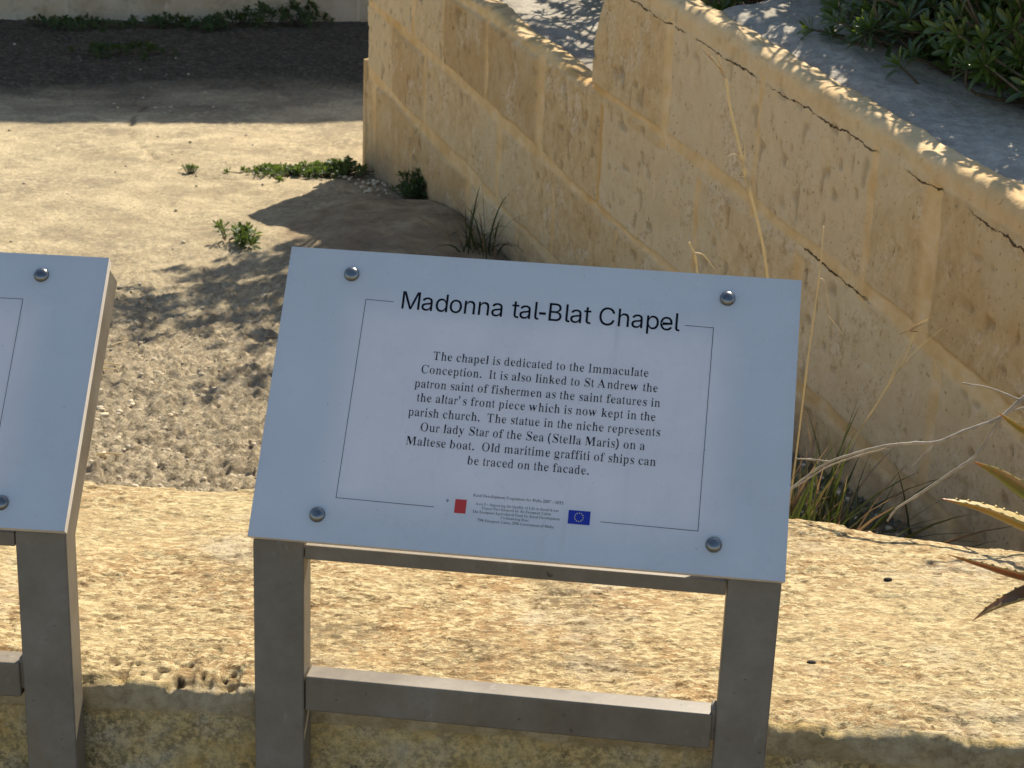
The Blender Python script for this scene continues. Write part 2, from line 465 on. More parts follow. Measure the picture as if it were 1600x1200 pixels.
def build_ground():
    def steps(a, b, f):
        o = [a]
        while o[-1] < b: o.append(o[-1] + f(o[-1]))
        return o
    xs = np.array([-90, -50, -25, -12, -8, -6, -5, -4.5] + steps(-4.2, 1.35, lambda v: 0.0075 if -1.9 < v < 0.9 else 0.014) + [1.8, 2.5, 4, 7, 12, 25, 50, 90])
    ys = np.array([-90, -40, -15, -6, -2, 0, 1.2, 2.0, 2.3] + steps(2.5, 14.2, lambda v: 0.03 if v < 2.8 else max(0.0055, 0.0006 * v * v)) + [15, 18, 25, 40, 90])
    X, Y = np.meshgrid(xs, ys)
    s, d = to_wall(X, Y)
    wf = 1 - sstep(0.0, 0.22, -d + 0.10 * fbm(X * 6, Y * 6, 5)) * 1.0
    wf = np.where(d > 0, 1.0, wf) * (s > -0.15)
    z = np.where(Y < 2.4, 0.0, G)
    z = z + sstep(2.4, 2.5, Y) * (0.05 * fbm(X * 0.8, Y * 0.8, 1, 3) + 0.018 * fbm(X * 5, Y * 5, 2, 4))
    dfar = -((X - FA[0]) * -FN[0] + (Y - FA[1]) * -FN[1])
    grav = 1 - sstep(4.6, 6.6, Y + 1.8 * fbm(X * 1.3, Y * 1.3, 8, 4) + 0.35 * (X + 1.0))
    soil = 1 - sstep(3.1, 4.7, dfar + 1.6 * fbm(X * 1.2, Y * 1.2, 9, 5))  # dark soil belt, widened to the shadow edge to deepen the far wall's shade
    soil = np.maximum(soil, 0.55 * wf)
    soil = np.maximum(soil, 0.30 * sstep(0.15, 0.45, X + 0.2 * fbm(X * 4, Y * 4, 12)) * (1 - sstep(3.6, 4.6, Y)))  # shade at the wall foot behind the low wall, painted as dark ground
    rk = mound(X, Y)
    rock = sstep(0.30, 0.55, rk + 0.35 * fbm(X * 6, Y * 6, 133, 4))
    soil = soil * (1 - 0.8 * rock)
    z = z + (0.085 * rk + 0.035 * rock * fbm(X * 5, Y * 5, 132, 4)) * (Y > 3)
    wx = X + 0.035 * fbm(X * 16, Y * 16, 24, 3); wy = Y + 0.035 * fbm(X * 16, Y * 16, 25, 3)
    ca, sa = math.cos(0.6), math.sin(0.6)
    rx = wx * ca - wy * sa; ry = wx * sa + wy * ca
    g1 = vnoise(rx * 62, ry * 62, 21); g2 = vnoise(wx * 31 + 3, wy * 29, 22) * (0.4 + 0.9 * vnoise(X * 5, Y * 5, 26)); g3 = vnoise(ry * 90, -rx * 97, 23)
    peb = np.maximum(0, g1 - 0.45) * 0.026 + np.maximum(0, g2 - 0.6) * 0.022 + np.maximum(0, g3 - 0.35) * 0.020
    dense = sstep(2.5, 2.7, Y)
    z = z + dense * (1.15 * peb * ((0.20 + 0.80 * grav + 0.5 * soil) * (1 - 0.85 * rock)) + 0.010 * fbm(X * 14, Y * 14, 31, 4))
    # hairline crack in the compacted surface
    soil = np.where(Y < 2.35, 0.40, soil)  # unseen foreground darkened to cut bounce light on posts and sheets
    ck = np.zeros_like(X)
    path = np.array([[-2.06, 9.3], [-2.018, 8.803], [-1.95, 8.42], [-1.734, 7.868], [-1.475, 7.532], [-1.352, 7.411], [-1.17, 7.42]])
    for a, b in zip(path[:-1], path[1:]):
        ab = b - a
        t = np.clip(((X - a[0]) * ab[0] + (Y - a[1]) * ab[1]) / (ab @ ab), 0, 1)
        dd = np.hypot(X - a[0] - t * ab[0] + 0.05 * fbm(X * 9, Y * 9, 41), Y - a[1] - t * ab[1] + 0.08 * fbm(X * 7, Y * 7, 42))
        ck = np.maximum(ck, 1 - sstep(0.004, 0.017, dd))
    z = z - 0.012 * ck
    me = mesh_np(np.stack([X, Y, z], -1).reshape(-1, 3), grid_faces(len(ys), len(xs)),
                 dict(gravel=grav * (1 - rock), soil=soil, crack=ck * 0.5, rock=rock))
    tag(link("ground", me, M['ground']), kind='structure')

def ground_z(x, y):
    return G + 0.05 * float(fbm(x * 0.8, y * 0.8, 1, 3)) + 0.018 * float(fbm(x * 5, y * 5, 2, 4)) + 0.085 * float(mound(x, y))

def build_ledge():
    xs = np.concatenate([np.linspace(-3.4, -1.05, 40)[:-1], np.arange(-1.05, 1.05, 0.0036), np.linspace(1.05, 1.9, 30)])
    n = len(xs)
    ZT = 0.5
    fz = np.concatenate([np.linspace(0.0, 0.36, 8)[:-1], np.arange(0.36, ZT - 0.011, 0.0045)])
    nt_ = 215
    yf = ledge_front(xs); yb = ledge_back(xs)
    wob = 0.012 * fbm(xs * 5, 0 * xs, 51, 4) + 0.010 * fbm(xs * 28, 0 * xs, 52, 3)
    chip = sstep(0.50, 0.78, 0.5 * vnoise(xs * 30, 0 * xs + 4, 53) + 0.5 * vnoise(xs * 75, 0 * xs + 4, 153)) * (0.25 + 0.75 * np.exp(-((xs + 0.42) / 0.16) ** 2))
    chip2 = sstep(0.62, 0.85, vnoise(xs * 13, 0 * xs + 9, 54)) * 0.5
    edge_in = np.maximum(0, wob) + 0.022 * chip + 0.010 * chip2
    wobb = 0.018 * fbm(xs * 6, 0 * xs, 55, 5) + 0.012 * fbm(xs * 30, 0 * xs, 56, 3)
    rows = []; top = []; pit = []; ren = []
    for z in fz:
        k = sstep(ZT - 0.045, ZT, z + 0 * xs)
        y = yf + 0.006 * fbm(xs * 8, 0 * xs + z * 8, 57, 4) + edge_in * k
        ren_edge = ZT - 0.045 + 0.02 * fbm(xs * 10, 0 * xs, 58, 3)
        r = sstep(-0.006, 0.006, z - ren_edge)
        y = y - 0.004 * r + 0.003 * fbm(xs * 40, 0 * xs + z * 40, 59, 3)
        rows.append(np.stack([xs, y, z + 0 * xs], -1)); top.append(0 * xs); pit.append(k * chip * 0.7); ren.append(r)
    tt = np.linspace(0, 1, nt_)
    for t in tt:
        y0 = yf + edge_in + 0.006; y1 = yb + wobb
        y = y0 + (y1 - y0) * t
        dy = y - y0
        e = np.exp(-dy / 0.03)
        rag = 0.012 * fbm(xs * 20, y * 20, 61, 4)
        z = ZT + 0.014 * fbm(xs * 3.5, y * 3.5, 62, 4) + 0.007 * fbm(xs * 9, y * 22, 63, 4) + 0.0055 * fbm(xs * 30, y * 70, 64, 4, 0.65)
        flake = sstep(0.02, 0.05, fbm(xs * 9, y * 14, 65, 5)) * 0.0035
        hole = sstep(0.74, 0.86, vnoise(xs * 95, y * 95, 66)) * (0.75 * np.exp(-dy / 0.06) * (0.3 + np.exp(-((xs + 0.42) / 0.2) ** 2)) + 0.08)
        z = z + flake - 0.012 * hole + e * (rag - 0.006) - 0.02 * e * chip
        eb = np.exp(-(y1 - y) / 0.02)
        z = z - 0.02 * eb
        rows.append(np.stack([xs, y, z], -1)); top.append(sstep(-0.002, 0.012, dy + rag)); pit.append(np.clip(hole * 0.9 + e * chip * 0.8 * (dy < 0.02), 0, 1)); ren.append(0 * xs)
    for z in (0.46, 0.38, 0.2, 0.05):
        rows.append(np.stack([xs, yb + wobb + 0.012, z + 0 * xs], -1)); top.append(0 * xs); pit.append(0 * xs); ren.append(0 * xs)
    V = np.stack(rows)
    me = mesh_np(V.reshape(-1, 3), grid_faces(V.shape[0], n), dict(top=np.stack(top), pit=np.stack(pit), render=np.stack(ren)))
    o = link("low_wall", me, M['ledge'])
    tag(o, "broad low stone wall with flaking cream top, running behind both signs", "low wall", kind='thing')

def build_wall():
    LEN = 6.7
    courses = [(-9, 0.455), (0.455, 0.77), (0.77, 1.10), (1.10, 1.48), (1.48, 9)]
    vj = [[0.10, 0.643, 1.33, 1.836, 2.35, 2.9, 3.42, 3.95, 4.5, 5.1],
          [0.344, 0.788, 1.633, 2.154, 2.663, 3.25, 3.72, 4.33, 4.85, 5.4, 6.0],
          [0.05, 0.62, 1.0, 1.483, 2.014, 2.516, 3.175, 3.748, 4.36, 4.9, 5.5, 6.1],
          [2.94, 3.494, 4.04, 4.29, 4.85, 5.45, 6.0], []]
    hl = [0.455, 0.77, 1.10]
    def fields(s, v):
        wob = 0.022 * fbm(s * 3, v * 3, 71, 3) + 0.010 * fbm(s * 20, v * 20, 72, 3)
        wid = 0.011 + 0.028 * np.clip(vnoise(s * 2.2, v * 2.2, 73) * 1.3 - 0.15, 0, 1)
        m = np.zeros_like(s)
        for h in hl:
            hh = h + (0.045 * np.sin((s - 1.5) * 0.95) if h == 1.10 else 0)
            dd = np.abs(v - hh + wob)
            m = np.maximum(m, 1 - sstep(0.55, 1.15, dd / wid))
        hc = sstep(1.462, 1.49, v + wob)
        m = np.maximum(m, 0.45 * hc)
        tint = np.zeros_like(s)
        for ci, (a, b) in enumerate(courses):
            inc = (v >= a) & (v < b)
            for j, q in enumerate(vj[ci]):
                dd = np.abs(s - q + 0.03 * fbm(s * 4, v * 4, 74 + ci, 3) + 0.008 * fbm(s * 25, v * 25, 75, 3))
                wv_ = wid * (0.75 if (ci * 7 + j) % 3 else 1.25)
                m = np.where(inc, np.maximum(m, 1 - sstep(0.55, 1.15, dd / wv_)), m)
            idx = np.searchsorted(np.array(vj[ci]), s) if vj[ci] else np.zeros_like(s, dtype=int)
            tint = np.where(inc, _h(idx + 0 * idx, idx * 0 + ci * 13 + 5, 77), tint)
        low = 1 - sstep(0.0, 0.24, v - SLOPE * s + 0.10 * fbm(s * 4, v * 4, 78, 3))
        cl = 1.468 + 0.012 * fbm(s * 5, 0 * s, 79, 3) + 0.016 * fbm(s * 22, 0 * s, 80, 3)
        act = np.zeros_like(s)
        for a, b in ((2.5, 3.06), (3.08, 3.48), (3.50, 4.06), (4.15, 4.34), (4.40, 4.9), (5.2, 5.7)):
            act = np.maximum(act, sstep(a, a + 0.06, s) * (1 - sstep(b - 0.05, b, s)))
        cw = 0.0028 + 0.0042 * vnoise(s * 14, 0 * s, 81)
        crk = 0 * s
        # a short open joint below the second course near the sign's right-hand corner
        cl2 = 1.10 + 0.045 * np.sin((s - 1.5) * 0.95) - 0.012 + 0.012 * fbm(s * 18, 0 * s, 82, 3)
        act2 = np.maximum(sstep(3.72, 3.78, s) * (1 - sstep(4.02, 4.1, s)), 0)
        near = np.abs(v - cl2) < np.abs(v - cl)
        cdist = np.where(near, v - cl2, v - cl)
        cact = np.where(near, act2, act)
        cdist = np.clip(cdist, -0.05, 0.05)
        disp = 0.010 * (1 - m) * (0.35 + tint) + 0.012 * fbm(s * 2.4, v * 2.4, 83, 3) + 0.010 * (1 - 0.6 * m) * fbm(s * 13, v * 13, 84, 4) + 0.004 * fbm(s * 50, v * 35, 85, 3)
        pits = sstep(0.76, 0.90, vnoise(s * 38, v * 26, 86)) * (1 - m) * sstep(0.38, 0.62, vnoise(s * 2.6, v * 2.6, 87))
        disp = disp - 0.006 * pits - 0.016 * crk
        return m, tint, np.clip(crk + 0.35 * pits, 0, 1), low, disp, cdist, cact
    r = 0.028
    def profile(v0, T, dv, back):
        pr = [(0.0, v) for v in np.arange(v0, T - r, dv)]
        pr += [(r - r * math.cos(a), T - r + r * math.sin(a)) for a in np.linspace(0, math.pi / 2, 7)]
        pr += [(d, T) for d in np.arange(r + 0.010, back, 0.010)]
        pr += [(back, T - 0.02), (back, T - 0.4)]
        return np.array(pr)
    Vs, Fs, at = [], [], {k: [] for k in ('mortar', 'tint', 'crack', 'low', 'cdist', 'cact')}
    off = 0
    ds = 0.0058
    for (v0, T, s0, rounded) in ((-0.25, 1.122, 0.0, False), (1.122 - r, 1.535, 2.432, True)):
        pr = profile(v0, T, 0.0052, 0.085)
        a = np.linspace(0, 1, int((LEN - s0) / ds))
        A, P = np.meshgrid(a, np.arange(len(pr)))
        vv = pr[:, 1][P]; dd = pr[:, 0][P]
        se = s0 + 0 * vv
        if rounded: se = s0 + 0.17 * np.clip((vv - 1.24) / 0.31, 0, 1) ** 2 + 0.012 * fbm(vv * 9, 0 * vv, 90, 3)
        ss = se + (LEN - se) * A
        m, ti, ck, lo, dp, cdi, cac = fields(ss, vv)
        k_top = sstep(T - 0.05, T, vv) * sstep(0.0, 0.04, dd)
        m = m * (1 - k_top) + 0.45 * k_top
        nd = np.where(dd < r, 1 - dd / r, 0); nv = np.where(vv > T - r, np.clip((vv - T + r) / r, 0, 1), 0)
        ln = np.sqrt(nd ** 2 + nv ** 2) + 1e-6
        topn = 0.022 * fbm(ss * 4, dd * 4, 91, 4) + 0.010 * fbm(ss * 22, dd * 22, 92, 3)
        dd2 = dd - dp * nd / ln
        vv2 = vv + (dp + topn * sstep(T - r, T, vv)) * nv / ln
        V = wall_pt(ss, vv2, dd2)
        Vs.append(V.reshape(-1, 3)); Fs.append(grid_faces(len(pr), len(a), True) + off)
        for k_, val in (('mortar', m), ('tint', ti), ('crack', ck), ('low', lo), ('cdist', cdi), ('cact', cac * (1 - k_top))): at[k_].append(val.ravel())
        off += V.shape[0] * V.shape[1]
        # end face
        nd_ = 26
        t = np.linspace(0, 1, nd_)
        back = np.array([wall_pt(se[i, 0], min(pr[i, 1], T - 0.004), 0.085) for i in range(len(pr))])
        E = V[:, 0, :][:, None, :] * (1 - t)[None, :, None] + back[:, None, :] * t[None, :, None]
        bul = 0.010 * fbm(E[..., 2] * 14, t[None, :] * 6 + 0 * E[..., 2], 93, 4) * np.sin(t * math.pi)[None, :]
        E = E - bul[..., None] * UW
        Vs.append(E.reshape(-1, 3)); Fs.append(grid_faces(len(pr), nd_) + off)
        for k_, val in (('mortar', m[:, :1] * 0), ('tint', ti[:, :1]), ('crack', m[:, :1] * 0), ('low', lo[:, :1]), ('cdist', m[:, :1] * 0 + 0.05), ('cact', m[:, :1] * 0)): at[k_].append(np.repeat(val, nd_, 1).ravel())
        off += len(pr) * nd_
    # return of the wall along the bank, facing away from the path
    tt = np.linspace(0.085, 7.0, 60); zz = np.linspace(-0.2, 1.12, 14)
    T2, Z2 = np.meshgrid(tt, zz)
    V = wall_pt(0 * T2 + 0.012 * fbm(T2 * 3, Z2 * 6, 94, 3), Z2, T2)
    Vs.append(V.reshape(-1, 3)); Fs.append(grid_faces(14, 60) + off)
    for k_ in at: at[k_].append(np.full(14 * 60, 0.05 if k_ == 'cdist' else 0.0))
    me = mesh_np(np.concatenate(Vs), np.concatenate(Fs), {k_: np.concatenate(v) for k_, v in at.items()})
    o = link("retaining_wall", me, M['wall'])
    tag(o, "tan limestone block retaining wall with smeared mortar joints, running diagonally down to the right", "stone wall", kind='thing')
    # narrow upright stone set against the far end of the wall
    zz = np.linspace(-0.1, 0.50, 60); q = np.linspace(0, 1, 14)
    ring = np.array([(-0.010, -0.012), (-0.055, -0.010), (-0.065, 0.02), (-0.065, 0.26), (-0.05, 0.28), (-0.010, 0.28)])
    rows = []
    for z in zz:
        sh = 0.9 if z > 0.485 else 1.0
        nz = 0.010 * fbm(np.arange(6) * 3.1, 0 * np.arange(6) + z * 9, 95, 3)
        rows.append(np.stack([wall_pt(a * sh + n_, z, b) for (a, b), n_ in zip(ring, nz)]))
    V = np.stack(rows)
    nr, nc = V.shape[:2]
    F = []
    for i in range(nr - 1):
        for j in range(nc):
            F.append((i * nc + j, i * nc + (j + 1) % nc, (i + 1) * nc + (j + 1) % nc, (i + 1) * nc + j))
    base = (nr - 1) * nc
    F += [(base, base + 1, base + 4, base + 5), (base + 1, base + 2, base + 3, base + 4)]
    me = mesh_np(V.reshape(-1, 3), np.array(F), dict(mortar=np.zeros(nr * nc), tint=np.full(nr * nc, 0.7), crack=np.zeros(nr * nc), low=np.zeros(nr * nc), cdist=np.full(nr * nc, 0.05)))
    link("end_stone", me, M['wall'], o, smooth=False)

def soil_v(s, d):
    base = 1.085 + 0.045 * d
    up = sstep(2.46, 2.95, s + 0.35 * (d - 0.3))
    return base + up * 0.425 * (1 - 0.35 * sstep(1.5, 4, d))

def build_soil():
    ss = np.concatenate([np.arange(0.02, 6.7, 0.018)]); dd = np.concatenate([np.arange(0.045, 2.6, 0.018), np.linspace(2.6, 7, 40)])
    S, D = np.meshgrid(ss, dd)
    v = soil_v(S, D) + 0.05 * fbm(S * 2, D * 2, 101, 4) + 0.022 * fbm(S * 12, D * 12, 102, 4) - 0.03 * (1 - sstep(0.05, 0.2, D))
    V = wall_pt(S, v, D)
    me = mesh_np(V.reshape(-1, 3), grid_faces(len(dd), len(ss), True))
    tag(link("bank_soil", me, M['soil']), kind='structure')

def build_far_wall():
    root_x = np.linspace(-7.0, 7.0, 240)
    zz = np.concatenate([np.linspace(-0.1, 1.2, 60), np.linspace(1.25, 5.85, 50)])
    X, Z = np.meshgrid(root_x, zz)
    dep = 0.03 * fbm(X * 1.5, Z * 3, 111, 4) + 0.02 * fbm(X * 8, Z * 8, 112, 3) - 0.05 * (1 - sstep(0.28, 0.34, Z + 0.1 * fbm(X * 2, 0 * X, 113)))
    topw = 0.06 * fbm(root_x * 1.2, 0 * root_x, 114, 4)
    Zr = Z + topw[None, :] * sstep(5.0, 5.85, Z)
    V1 = np.stack([X, dep, Zr], -1)
    back = np.stack([root_x, 0 * root_x + 0.5, Zr[-1]], -1)[None]
    bot = np.stack([root_x, 0 * root_x + 0.5, 0 * root_x - 0.1], -1)[None]
    V = np.concatenate([V1, back, bot], 0)
    me = mesh_np(V.reshape(-1, 3), grid_faces(V.shape[0], len(root_x)))
    o = link("boundary_wall", me, M['far'])
    ctr = FA + FD * 2.0
    o.location = (ctr[0], ctr[1], G)
    o.rotation_euler = (0, 0, math.atan2(FD[1], FD[0]))
    tag(o, "shaded stone wall closing off the far end of the path", "stone wall", kind='thing')

build_ground()
build_ledge()
build_wall()
build_soil()
build_far_wall()

